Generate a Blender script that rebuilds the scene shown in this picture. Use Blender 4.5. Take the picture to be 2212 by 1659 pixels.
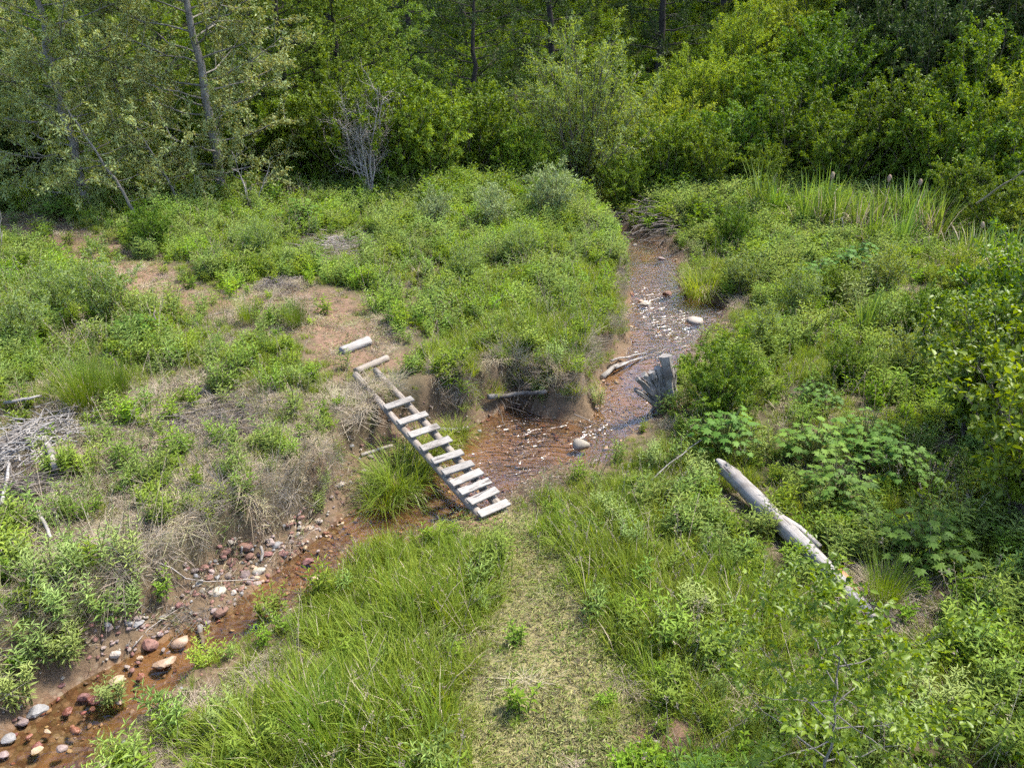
import bpy, bmesh, math, random
import numpy as np
from mathutils import Vector, Matrix

# ------------------------------------------------------------------ camera, world, sun, exposure
scene = bpy.context.scene
for o in list(bpy.data.objects):
    bpy.data.objects.remove(o)
CAM_H, PITCH, FPX = 6.0, math.radians(25.0), 1536.0     # FPX: focal length for a 2212 px wide frame
cam_data = bpy.data.cameras.new('camera')
cam_data.sensor_width = 36.0
cam_data.lens = 36.0 * FPX / 2212.0
cam_data.clip_end = 400.0
cam = bpy.data.objects.new('camera', cam_data)
cam.location = (0, 0, CAM_H)
cam.rotation_euler = (math.radians(90) - PITCH, 0, 0)
scene.collection.objects.link(cam)
scene.camera = cam

SUN_DIR = Vector((0.46, 0.20, 0.86)).normalized()          # towards the sun
world = bpy.data.worlds.new('World'); scene.world = world; world.use_nodes = True
wn = world.node_tree; wn.nodes.clear()
sky = wn.nodes.new('ShaderNodeTexSky'); sky.sky_type = 'NISHITA'; sky.sun_disc = False
sky.sun_elevation = math.asin(SUN_DIR.z); sky.sun_rotation = math.atan2(SUN_DIR.x, SUN_DIR.y)
sky.air_density = 0.8; sky.dust_density = 6.0; sky.ozone_density = 0.6; sky.altitude = 2200
bg = wn.nodes.new('ShaderNodeBackground'); bg.inputs['Strength'].default_value = 0.15
wo = wn.nodes.new('ShaderNodeOutputWorld')
wn.links.new(sky.outputs[0], bg.inputs[0]); wn.links.new(bg.outputs[0], wo.inputs[0])
sun_data = bpy.data.lights.new('sun', 'SUN'); sun_data.energy = 2.6; sun_data.angle = math.radians(9.0)
sun_data.color = (1.0, 0.95, 0.87)
sun = bpy.data.objects.new('sun', sun_data)
sun.rotation_euler = SUN_DIR.to_track_quat('Z', 'Y').to_euler()
scene.collection.objects.link(sun)
scene.view_settings.view_transform = 'Standard'; scene.view_settings.look = 'None'
scene.view_settings.exposure = 2.05; scene.view_settings.gamma = 1.0
scene.view_settings.use_curve_mapping = False
scene.render.engine = 'CYCLES'
scene.cycles.max_bounces = 5; scene.cycles.diffuse_bounces = 3; scene.cycles.glossy_bounces = 2
scene.cycles.transmission_bounces = 4; scene.cycles.transparent_max_bounces = 8
scene.cycles.caustics_reflective = False; scene.cycles.caustics_refractive = False
scene.cycles.use_denoising = False
scene.cycles.use_adaptive_sampling = True; scene.cycles.adaptive_threshold = 0.05
scene.cycles.sample_clamp_indirect = 4.0; scene.cycles.sample_clamp_direct = 2.5

# ------------------------------------------------------------------ small maths
rng = np.random.default_rng(7)
PI = math.pi
def nrm(a):
    a = np.asarray(a, float)
    return a / np.maximum(np.linalg.norm(a, axis=-1, keepdims=True), 1e-9)
def sstep(a, b, x):
    t = np.clip((np.asarray(x, float) - a) / (b - a), 0, 1)
    return t * t * (3 - 2 * t)
def _hash(ix, iy, s):
    n = (ix.astype(np.int64) * 374761393 + iy.astype(np.int64) * 668265263 + s * 1442695041) & 0x7fffffff
    n = ((n ^ (n >> 13)) * 1274126177) & 0x7fffffff
    return ((n ^ (n >> 16)) & 0xffff) / 65535.0
def vnoise(x, y, s=0):
    x = np.asarray(x, float); y = np.asarray(y, float)
    ix, iy = np.floor(x), np.floor(y); fx, fy = x - ix, y - iy
    fx = fx * fx * (3 - 2 * fx); fy = fy * fy * (3 - 2 * fy)
    a, b = _hash(ix, iy, s), _hash(ix + 1, iy, s); c, d = _hash(ix, iy + 1, s), _hash(ix + 1, iy + 1, s)
    return (a + (b - a) * fx) * (1 - fy) + (c + (d - c) * fx) * fy
def fbm(x, y, s=0, o=3):
    v, a, t = 0, 0.5, 0
    for k in range(o):
        v = v + a * vnoise(x * 2 ** k, y * 2 ** k, s + k); t += a; a *= 0.5
    return v / t          # 0..1

def ray(px, py):
    """direction through a point of the 2212 px wide frame"""
    u = (px - 1106.0) / FPX; v = (829.5 - py) / FPX
    c, s = math.cos(PITCH), math.sin(PITCH)
    return np.array([u, c + v * s, -s + v * c])
def on_plane(px, py, z):
    d = ray(px, py); t = (z - CAM_H) / d[2]
    return np.array([d[0] * t, d[1] * t, z])

# ------------------------------------------------------------------ the creek and the lie of the land
WZ = -0.45
# water edges read off the photograph: x, y, width of the low strip beside the water (m)
LEFT = [(-900,2350,.3),(-420,1930,.3),(-200,1760,.3),(-40,1640,.18),(70,1545,.18),(200,1465,.18),(330,1395,.24),(430,1350,.42),(490,1325,.58),
        (560,1270,.58),(620,1215,.32),(690,1165,.2),(740,1120,.25),(815,1088,.8),(870,1055,1.0),(925,1031,1.1),(993,963,1.0),(1015,935,.5),(1040,925,.15),
        (1080,899,.1),(1112,880,.1),(1166,908,.1),(1230,918,.1),(1297,912,.1),(1309,858,.12),(1320,820,.15),(1355,790,.2),(1380,741,.15),
        (1360,689,.1),(1376,633,.1),(1357,588,.1),(1339,555,.1),(1305,521,.1),(1256,484,.15),(1200,458,.2),(1100,447,.2),(980,440,.2),(820,436,.2)]
RIGHT = [(-600,2500,.1),(-120,2000,.1),(60,1770,.1),(170,1645,.1),(300,1530,.1),(400,1452,.1),(490,1388,.1),(600,1312,.1),(700,1243,.1),(790,1190,.1),(900,1152,.1),
         (1000,1115,.15),(1050,1085,.4),(1080,1053,.55),(1136,1019,.65),(1192,992,.6),(1262,992,.4),(1283,1000,.15),(1310,968,.1),(1345,933,.1),(1385,905,.15),
         (1400,880,.2),(1435,815,.2),(1468,755,.2),(1500,716,.25),(1535,688,.2),(1548,664,.1),(1500,648,.1),(1455,636,.1),(1440,600,.1),(1446,572,.2),
         (1432,546,.3),(1400,522,.2),(1340,500,.1),(1290,470,.1),(1240,440,.1),(1150,425,.1),(980,416,.1),(820,414,.1)]
LP = np.array([on_plane(a, b, WZ)[:2] for a, b, _ in LEFT]); LB = np.array([c for *_, c in LEFT])
RP = np.array([on_plane(a, b, WZ)[:2] for a, b, _ in RIGHT]); RB = np.array([c for *_, c in RIGHT])
def push(P, d):
    t = nrm(np.gradient(P, axis=0)); return P + np.stack([-t[:, 1], t[:, 0]], -1) * np.asarray(d)[:, None]
LP = push(LP, np.where(LP[:, 1] > 9.5, .16, .04)); RP = push(RP, np.where(RP[:, 1] > 16, -.30, -.20))
POLY = np.vstack([LP, RP[::-1]])

def seg_dist(x, y, P, A=None):
    best = np.full(x.shape, 1e9); att = np.zeros(x.shape)
    for i in range(len(P) - 1):
        ax, ay = P[i]; bx, by = P[i + 1]; dx, dy = bx - ax, by - ay
        t = np.clip(((x - ax) * dx + (y - ay) * dy) / (dx * dx + dy * dy + 1e-9), 0, 1)
        d = np.hypot(x - ax - t * dx, y - ay - t * dy)
        m = d < best; best = np.where(m, d, best)
        if A is not None: att = np.where(m, A[i] + t * (A[i + 1] - A[i]), att)
    return best, att
def in_poly(x, y, P):
    r = np.zeros(x.shape, bool); n = len(P); j = n - 1
    for i in range(n):
        xi, yi = P[i]; xj, yj = P[j]
        c = ((yi > y) != (yj > y)) & (x < (xj - xi) * (y - yi) / (yj - yi + 1e-12) + xi)
        r ^= c; j = i
    return r
def creek(x, y):
    """signed distance to the water's edge (negative in the water), side (1 = far/left bank), strip width"""
    x = np.asarray(x, float); y = np.asarray(y, float)
    dl, al = seg_dist(x, y, LP, LB); dr, ar = seg_dist(x, y, RP, RB)
    ins = in_poly(x, y, POLY)
    sd = np.where(ins, -np.minimum(dl, dr), np.minimum(dl, dr))
    side = sstep(-0.25, 0.25, dr - dl)
    return sd, side, np.where(dl < dr, al, ar)
def hill(x, y):
    d = (x - 8.7) * 0.81 + (y - 33.0) * 0.585
    right = 0.43 * np.maximum(d - 2.2, 0) * sstep(0, 5, d)
    back = 0.36 * np.maximum(y - 41 + 0.10 * x, 0)
    return np.minimum(np.maximum(right, back), 24)
def H(x, y):
    x = np.asarray(x, float); y = np.asarray(y, float); shp = np.broadcast(x, y).shape
    x = np.broadcast_to(x, shp).ravel(); y = np.broadcast_to(y, shp).ravel()
    out = np.zeros(x.shape)
    for k in range(0, len(x), 60000):
        out[k:k + 60000] = _H(x[k:k + 60000], y[k:k + 60000])
    return out.reshape(shp)
def _H(x, y):
    sd, side, strip = creek(x, y)
    n1 = fbm(x * 0.9, y * 0.9, 3) - .5; n2 = fbm(x * 3.1, y * 3.1, 11) - .5
    rise = 0.03 * np.maximum(y - 17, 0)
    left = 0.44 + 0.16 * sstep(1.0, 6.0, sd) + n1 * 0.26
    right = -0.27 + 0.27 * sstep(.2, 3.5, sd) + 0.12 * sstep(3, 7, sd) + n1 * 0.16 * sstep(0, 1.5, sd)
    plat = right + (left - right) * side + rise + hill(x, y) + n2 * 0.06
    sdj = sd + n2 * 0.22
    bw = np.where(side > .5, 0.30, 0.75)
    n3 = fbm(x * 6.5, y * 6.5, 17) - .5; sdj = sdj + n3 * .20 * (sd > 0)
    foot = WZ + 0.03 + 0.16 * np.clip(sdj / np.maximum(strip, .1), 0, 1) + n2 * 0.06
    bank = foot + (plat - foot) * sstep(0, 1, (sdj - strip) / bw)
    bed = WZ - 0.015 - 0.17 * sstep(0.0, 0.75, -sd) + n2 * 0.07
    far = sd > 8
    z = np.where(sd > 0, bank, bed)
    return np.where(far, plat, z)

GX0, GX1, GY0, GY1, GS = -60.0, 60.0, -10.0, 90.0, 0.16
_gx = np.arange(GX0, GX1, GS); _gy = np.arange(GY0, GY1, GS)
_HG = H(_gx[None, :], _gy[:, None])
def hz(x, y):
    """terrain height, looked up"""
    x = np.asarray(x, float); y = np.asarray(y, float)
    fx = np.clip((x - GX0) / GS, 0, len(_gx) - 1.001); fy = np.clip((y - GY0) / GS, 0, len(_gy) - 1.001)
    i = fx.astype(int); j = fy.astype(int); fx = fx - i; fy = fy - j
    return (_HG[j, i] * (1 - fx) + _HG[j, i + 1] * fx) * (1 - fy) + (_HG[j + 1, i] * (1 - fx) + _HG[j + 1, i + 1] * fx) * fy
_T = np.concatenate([np.arange(3, 30, 0.03), np.arange(30, 95, 0.1)])
def hit(px, py):
    """where the land (or the water) shows at a point of the photograph"""
    d = ray(px, py); p = np.array([0, 0, CAM_H]) + _T[:, None] * (d / np.linalg.norm(d))
    g = np.maximum(hz(p[:, 0], p[:, 1]), -9)
    k = np.argmax(p[:, 2] < g)
    if not (p[:, 2] < g).any(): k = len(_T) - 1
    q = p[k]; return np.array([q[0], q[1], float(hz(q[0], q[1]))])
def px_of(x, y, z):
    c, s = math.cos(PITCH), math.sin(PITCH)
    f = y * c - (z - CAM_H) * s; v = y * s + (z - CAM_H) * c
    return 1106 + FPX * x / f, 829.5 - FPX * v / f
def mpp(p):
    """metres per frame pixel at a point"""
    return float(np.linalg.norm(np.array(p) - np.array([0, 0, CAM_H]))) / FPX

# trodden ground
def wpts(l): return np.array([hit(a, b)[:2] for a, b in l])
PATH_FAR = wpts([(800,790),(760,740),(725,690),(690,655),(620,645),(560,655),(480,655),(390,650),(330,625),(270,590),(200,550),(60,490),(-80,470)])
PATH_NEAR = wpts([(1060,1118),(1110,1160),(1155,1230),(1190,1330),(1205,1440),(1190,1560),(1165,1690),(1150,1800)])
def blob(l):
    """blobs given in the photograph -> ground ellipses"""
    out = []
    for px, py, rx, ry, w in l:
        p = hit(px, py); m = mpp(p); sn = (CAM_H - p[2]) / (m * FPX)
        out.append((p[0], p[1], rx * m, ry * m / max(sn, .15), w))
    return out
def blobs(B, x, y):
    v = np.zeros(np.shape(x))
    for cx, cy, rx, ry, w in B:
        q = ((x - cx) / rx) ** 2 + ((y - cy) / ry) ** 2
        v = np.maximum(v, w * sstep(1.35, 0.5, q))
    return v
B_DIRT = blob([(60,490,60,16,1),(270,590,70,22,1),(330,625,60,20,.9),(400,670,60,22,.8),(690,690,60,40,1),(730,730,60,30,.9),(790,800,60,20,.7),(640,660,60,22,.6),
               (1440,1600,70,40,1),(1500,1640,60,40,.6),(1040,1130,50,18,1),(1100,1165,40,18,.7),(1950,1270,90,40,.5),(1150,1190,40,20,.6)])
B_DRY = blob([(430,930,260,120,1),(620,960,180,120,.9),(350,1080,300,120,1),(120,900,160,70,.8),(720,540,110,30,1),(600,620,60,22,.9),(560,1130,220,80,1),
              (760,900,120,70,.8),(240,1250,220,80,.6),(60,1000,120,130,.9),(840,700,60,50,.4),(560,700,120,40,.7),(1960,1290,120,60,.9),(1500,1440,60,30,.3),
              (1380,1640,60,30,.5),(1800,1020,60,40,.3),(640,1450,110,40,.6),(480,1520,110,40,.5),(400,1640,120,40,.5),(870,920,120,30,.4),(1700,600,60,30,.35),(1850,880,120,30,.35),(1900,600,200,30,.4)])
B_LUSH = blob([(860,1270,200,120,1),(800,1560,220,120,1),(1250,1080,260,90,1),(1280,1250,160,110,.9),(1150,800,230,90,.8),(1230,660,260,100,.9),(900,820,160,50,.75),(870,1030,70,50,1),
               (1500,600,70,60,1),(190,860,80,45,1),(620,780,160,50,.6),(1480,1000,150,70,.9),(1650,700,260,120,.8),(1450,1330,200,110,.7),(950,1580,150,80,1),(600,1600,200,90,.8),(640,420,120,60,.9)])
B_MOWN = blob([(1185,1370,130,140,1),(1170,1570,190,180,1),(1140,1240,80,80,.9),(1290,1480,110,90,.6)])
def masks(x, y):
    x = np.asarray(x, float); y = np.asarray(y, float)
    n = fbm(x * 1.6, y * 1.6, 21); n2 = fbm(x * 5, y * 5, 31)
    dn, _ = seg_dist(x, y, PATH_NEAR); df, _ = seg_dist(x, y, PATH_FAR)
    pn = sstep(0.72, 0.30, dn + (n2 - .5) * .5); pf = sstep(1.25, 0.5, df + (n2 - .5) * 1.1)
    dirt = np.maximum(blobs(B_DIRT, x, y), np.maximum(pf * .75, pn * .25)) * sstep(.25, .6, n2 + .15)
    mown = np.maximum(blobs(B_MOWN, x, y) * sstep(.2, .5, n), pn)
    dry = blobs(B_DRY, x, y) * sstep(.15, .5, n)
    lush = blobs(B_LUSH, x, y)
    return dirt, dry, lush, mown
# ------------------------------------------------------------------ mesh helpers
COL = scene.collection
def fast_mesh(name, verts, faces, mats=(), attr=None, smooth=False, midx=None):
    """verts (N,3); faces (M,3) or (M,4) or a list of such arrays"""
    me = bpy.data.meshes.new(name)
    if not isinstance(faces, (list, tuple)): faces = [faces]
    faces = [np.asarray(f, np.int32) for f in faces if len(f)]
    verts = np.asarray(verts, np.float32)
    me.vertices.add(len(verts)); me.vertices.foreach_set('co', verts.ravel())
    loops = np.concatenate([f.ravel() for f in faces])
    sizes = np.concatenate([np.full(len(f), f.shape[1], np.int32) for f in faces])
    starts = np.concatenate([[0], np.cumsum(sizes)[:-1]]).astype(np.int32)
    me.loops.add(len(loops)); me.loops.foreach_set('vertex_index', loops)
    me.polygons.add(len(sizes)); me.polygons.foreach_set('loop_start', starts); me.polygons.foreach_set('loop_total', sizes)
    for m in mats: me.materials.append(m)
    if midx is not None: me.polygons.foreach_set('material_index', np.asarray(midx, np.int32))
    if smooth is True: me.polygons.foreach_set('use_smooth', np.ones(len(sizes), bool))
    elif smooth is not False: me.polygons.foreach_set('use_smooth', np.asarray(smooth, bool))
    me.update(calc_edges=True)
    if attr is not None:
        for k, v in attr.items():
            v = np.asarray(v, np.float32)
            if v.ndim == 1:
                a = me.attributes.new(k, 'FLOAT', 'POINT'); a.data.foreach_set('value', v)
            else:
                a = me.attributes.new(k, 'FLOAT_COLOR', 'POINT'); a.data.foreach_set('color', v.ravel())
    me.validate(clean_customdata=False)
    return me
def link(name, data, parent=None, loc=None, rot=None, scale=None):
    o = bpy.data.objects.new(name, data); COL.objects.link(o)
    if parent is not None: o.parent = parent
    if loc is not None: o.location = [float(c) for c in loc]
    if rot is not None: o.rotation_euler = [float(c) for c in rot]
    if scale is not None: o.scale = (scale,) * 3 if np.isscalar(scale) else scale
    return o
def tag(o, label, cat, group=None):
    o['label'] = label; o['category'] = cat
    if group: o['group'] = group
    return o
def kind(o, k, label=None):
    o['kind'] = k
    if label: o['label'] = label
    return o

class Geo:
    """collects pieces into one mesh"""
    def __init__(s): s.v = []; s.f = {3: [], 4: []}; s.n = 0; s.m = {3: [], 4: []}; s.a = []; s.sm = {3: [], 4: []}
    def add(s, v, f, mat=0, a=None, smooth=False):
        v = np.asarray(v, float).reshape(-1, 3)
        fl = f if isinstance(f, (list, tuple)) and len(f) and isinstance(f[0], np.ndarray) and f[0].ndim == 2 else [np.asarray(f)]
        for q in fl:
            if not len(q): continue
            s.f[q.shape[1]].append(q + s.n); s.m[q.shape[1]].append(np.full(len(q), mat)); s.sm[q.shape[1]].append(np.full(len(q), smooth))
        s.v.append(v); s.n += len(v)
        s.a.append(np.full(len(v), .5) if a is None else np.broadcast_to(a, (len(v),)))
        return s
    def mesh(s, name, mats):
        fs, ms, sm = [], [], []
        for k in (3, 4):
            if s.f[k]: fs.append(np.concatenate(s.f[k])); ms.append(np.concatenate(s.m[k])); sm.append(np.concatenate(s.sm[k]))
        return fast_mesh(name, np.concatenate(s.v), fs, mats, {'v': np.concatenate(s.a)}, np.concatenate(sm), np.concatenate(ms))

def tube(path, rad, n=6, cap=True, wob=0, seed=0, squash=1.0):
    """path (K,3), rad (K,) -> verts, [quads, tris]"""
    path = np.asarray(path, float); K = len(path); rad = np.broadcast_to(np.asarray(rad, float), (K,))
    t = np.gradient(path, axis=0); t = nrm(t)
    ref = np.array([0, 0, 1.0]) if abs(t[:, 2]).mean() < .8 else np.array([1.0, 0, 0])
    u = nrm(np.cross(t, ref)); w = np.cross(u, t)
    a = np.arange(n) / n * 2 * PI
    r = rad[:, None] * np.ones(n)
    if wob:
        g = np.random.default_rng(seed)
        r = r * (1 + wob * (g.random((K, n)) - .5) + wob * .8 * (g.random(n) - .5)[None, :])
    v = path[:, None, :] + r[..., None] * (np.cos(a)[None, :, None] * u[:, None, :] + squash * np.sin(a)[None, :, None] * w[:, None, :])
    i = np.arange(K - 1)[:, None] * n; j = np.arange(n)[None, :]; j2 = (j + 1) % n
    q = np.stack([i + j, i + j2, i + n + j2, i + n + j], -1).reshape(-1, 4)
    v = v.reshape(-1, 3); f = [q]
    if cap:
        v = np.vstack([v, path[0], path[-1]]); b = K * n
        jj = np.arange(n); f.append(np.vstack([np.stack([np.full(n, b), (jj + 1) % n, jj], -1),
                                               np.stack([np.full(n, b + 1), (K - 1) * n + jj, (K - 1) * n + (jj + 1) % n], -1)]))
    return v, f
def wiggle(a, b, k=6, amp=.05, seed=0, sag=0):
    g = np.random.default_rng(seed); a = np.asarray(a, float); b = np.asarray(b, float)
    t = np.linspace(0, 1, k)[:, None]; p = a + (b - a) * t; L = np.linalg.norm(b - a)
    o = (g.random((k, 3)) - .5) * 2 * amp * L; o[0] = 0; o[-1] = 0; p = p + o
    p[:, 2] += -sag * L * 4 * (t * (1 - t))[:, 0]
    return p

# ------------------------------------------------------------------ materials
def mat_new(name):
    m = bpy.data.materials.new(name); m.use_nodes = True; m.node_tree.nodes.clear()
    return m, m.node_tree
def N(t, kind, **kw):
    n = t.nodes.new(kind)
    for k, v in kw.items():
        if k in n.inputs: n.inputs[k].default_value = v
        else: setattr(n, k, v)
    return n
def mixc(t, a, b, f):
    n = t.nodes.new('ShaderNodeMix'); n.data_type = 'RGBA'
    for s, v in ((n.inputs[0], f), (n.inputs[6], a), (n.inputs[7], b)):
        if isinstance(v, bpy.types.NodeSocket): t.links.new(v, s)
        elif isinstance(v, (int, float)): s.default_value = v
        else: s.default_value = (*v, 1)
    return n.outputs[2]
def math_n(t, op, a, b=0.0, clamp=False):
    n = t.nodes.new('ShaderNodeMath'); n.operation = op; n.use_clamp = clamp
    for s, v in ((n.inputs[0], a), (n.inputs[1], b)):
        if isinstance(v, bpy.types.NodeSocket): t.links.new(v, s)
        else: s.default_value = v
    return n.outputs[0]
def ramp(t, f, stops):
    n = t.nodes.new('ShaderNodeValToRGB'); t.links.new(f, n.inputs[0]); e = n.color_ramp.elements
    while len(e) < len(stops): e.new(.5)
    for i, (p, c) in enumerate(stops): e[i].position = p; e[i].color = (*c, 1)
    return n.outputs[0]
def noise(t, scale, vec=None, detail=4, rough=.6, out=0):
    n = N(t, 'ShaderNodeTexNoise'); n.inputs['Scale'].default_value = scale; n.inputs['Detail'].default_value = detail; n.inputs['Roughness'].default_value = rough
    if vec is not None: t.links.new(vec, n.inputs['Vector'])
    return n.outputs[out]
def mapping(t, sock, scale):
    m = N(t, 'ShaderNodeMapping'); m.inputs['Scale'].default_value = scale; t.links.new(sock, m.inputs['Vector']); return m.outputs[0]
def finish(t, shader):
    o = N(t, 'ShaderNodeOutputMaterial'); t.links.new(shader, o.inputs[0])
def principled(t, color, rough=.8, spec=.3, normal=None):
    p = N(t, 'ShaderNodeBsdfPrincipled')
    if isinstance(color, bpy.types.NodeSocket): t.links.new(color, p.inputs['Base Color'])
    else: p.inputs['Base Color'].default_value = (*color, 1)
    if isinstance(rough, bpy.types.NodeSocket): t.links.new(rough, p.inputs['Roughness'])
    else: p.inputs['Roughness'].default_value = rough
    p.inputs['Specular IOR Level'].default_value = spec
    if normal is not None: t.links.new(normal, p.inputs['Normal'])
    return p.outputs[0]
def bump(t, h, strength=.5, dist=.02):
    b = N(t, 'ShaderNodeBump'); b.inputs['Strength'].default_value = strength; b.inputs['Distance'].default_value = dist
    t.links.new(h, b.inputs['Height']); return b.outputs[0]

def leaf_mat(name, ca, cb, trans=.35, rough=.5, spec=.4, tint=None, tcol=1.25, back=None, rv=.35):
    """ca..cb: colour spread over the leaves ('v' per leaf); tint: colour reached where the instancer's tint is 1"""
    fix = lambda c: (c[0] * .96, c[1] * 1.15, c[2] * .88) if c is not None and c[1] > c[0] and c[2] < .6 * c[1] else c
    ca, cb, tint, back = fix(ca), fix(cb), fix(tint), fix(back)
    m, t = mat_new(name)
    a = N(t, 'ShaderNodeAttribute', attribute_name='v').outputs['Fac']
    c = mixc(t, ca, cb, a)
    if tint is not None:
        ti = N(t, 'ShaderNodeAttribute', attribute_name='tint', attribute_type='INSTANCER').outputs['Fac']
        c = mixc(t, c, tint, ti)
    rnd = N(t, 'ShaderNodeObjectInfo').outputs['Random']
    hs = N(t, 'ShaderNodeHueSaturation'); t.links.new(c, hs.inputs['Color'])
    t.links.new(math_n(t, 'ADD', math_n(t, 'MULTIPLY', rnd, rv), 1 - rv / 2), hs.inputs['Value'])
    h2 = math_n(t, 'FRACT', math_n(t, 'MULTIPLY', rnd, 7.31))
    t.links.new(math_n(t, 'ADD', math_n(t, 'MULTIPLY', h2, .03), .485), hs.inputs['Hue'])
    c = hs.outputs[0]
    front = c
    if back is not None:
        bf = N(t, 'ShaderNodeNewGeometry').outputs['Backfacing']
        front = mixc(t, c, back, bf)
    p = principled(t, front, rough, spec)
    tr = N(t, 'ShaderNodeBsdfTranslucent')
    sc = N(t, 'ShaderNodeHueSaturation'); sc.inputs['Value'].default_value = tcol; sc.inputs['Hue'].default_value = .485; sc.inputs['Saturation'].default_value = 1.1
    t.links.new(c, sc.inputs['Color']); t.links.new(sc.outputs[0], tr.inputs['Color'])
    mx = N(t, 'ShaderNodeMixShader'); mx.inputs[0].default_value = trans
    t.links.new(p, mx.inputs[1]); t.links.new(tr.outputs[0], mx.inputs[2])
    finish(t, mx.outputs[0]); return m

def wood_mat(name, ca, cb, cc, axis_scale=(1, 14, 14), scale=5.0, rough=.85, cracks=.6):
    """grain runs along the object's x axis"""
    m, t = mat_new(name)
    co = N(t, 'ShaderNodeTexCoord').outputs['Object']
    rnd = N(t, 'ShaderNodeObjectInfo').outputs['Random']
    add = N(t, 'ShaderNodeVectorMath', operation='ADD'); t.links.new(co, add.inputs[0])
    cmb = N(t, 'ShaderNodeCombineXYZ'); t.links.new(math_n(t, 'MULTIPLY', rnd, 37.0), cmb.inputs[0]); t.links.new(math_n(t, 'MULTIPLY', rnd, 11.0), cmb.inputs[1])
    t.links.new(cmb.outputs[0], add.inputs[1]); co = add.outputs[0]
    v = mapping(t, co, axis_scale)
    g = noise(t, scale, v, 6, .65); big = noise(t, 2.2, co, 3)
    c = mixc(t, ca, cb, ramp(t, g, [(.3, (0, 0, 0)), (.7, (1, 1, 1))]))
    c = mixc(t, c, cc, math_n(t, 'MULTIPLY', ramp(t, big, [(.5, (0, 0, 0)), (.72, (1, 1, 1))]), .8))
    ck = noise(t, scale * .55, v, 2, .5)
    ckf = ramp(t, ck, [(.33, (1, 1, 1)), (.39, (0, 0, 0))])
    c = mixc(t, c, (.05, .04, .035), math_n(t, 'MULTIPLY', ckf, cracks))
    hs = N(t, 'ShaderNodeHueSaturation'); t.links.new(c, hs.inputs['Color']); t.links.new(math_n(t, 'ADD', math_n(t, 'MULTIPLY', rnd, .3), .85), hs.inputs['Value'])
    hgt = math_n(t, 'SUBTRACT', g, math_n(t, 'MULTIPLY', ckf, .8))
    finish(t, principled(t, hs.outputs[0], rough, .2, bump(t, hgt, .5, .012))); return m

def stone_mat(name, ca, cb, cc, rough=.75):
    m, t = mat_new(name)
    co = N(t, 'ShaderNodeTexCoord').outputs['Object']
    rnd = N(t, 'ShaderNodeObjectInfo').outputs['Random']
    g = noise(t, 9, co, 6, .7); g2 = noise(t, 2.5, co, 2)
    c = mixc(t, ca, cb, ramp(t, g2, [(.35, (0, 0, 0)), (.65, (1, 1, 1))]))
    c = mixc(t, c, cc, ramp(t, g, [(.52, (0, 0, 0)), (.75, (1, 1, 1))]))
    hs = N(t, 'ShaderNodeHueSaturation'); t.links.new(c, hs.inputs['Color'])
    t.links.new(math_n(t, 'ADD', math_n(t, 'MULTIPLY', rnd, .5), .75), hs.inputs['Value'])
    t.links.new(math_n(t, 'ADD', math_n(t, 'MULTIPLY', math_n(t, 'FRACT', math_n(t, 'MULTIPLY', rnd, 5.7)), .03), .485), hs.inputs['Hue'])
    finish(t, principled(t, hs.outputs[0], rough, .35, bump(t, g, .5, .02))); return m

def bark_mat(name, ca, cb, scale=14):
    m, t = mat_new(name)
    co = N(t, 'ShaderNodeTexCoord').outputs['Object']
    v = mapping(t, co, (1, 1, .35))
    g = noise(t, scale, v, 5, .7); g2 = noise(t, 1.7, co, 2)
    c = mixc(t, ca, cb, ramp(t, g, [(.35, (0, 0, 0)), (.65, (1, 1, 1))]))
    c = mixc(t, c, ca, math_n(t, 'MULTIPLY', g2, .5))
    finish(t, principled(t, c, .9, .15, bump(t, g, .7, .03))); return m

M = {}
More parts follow.
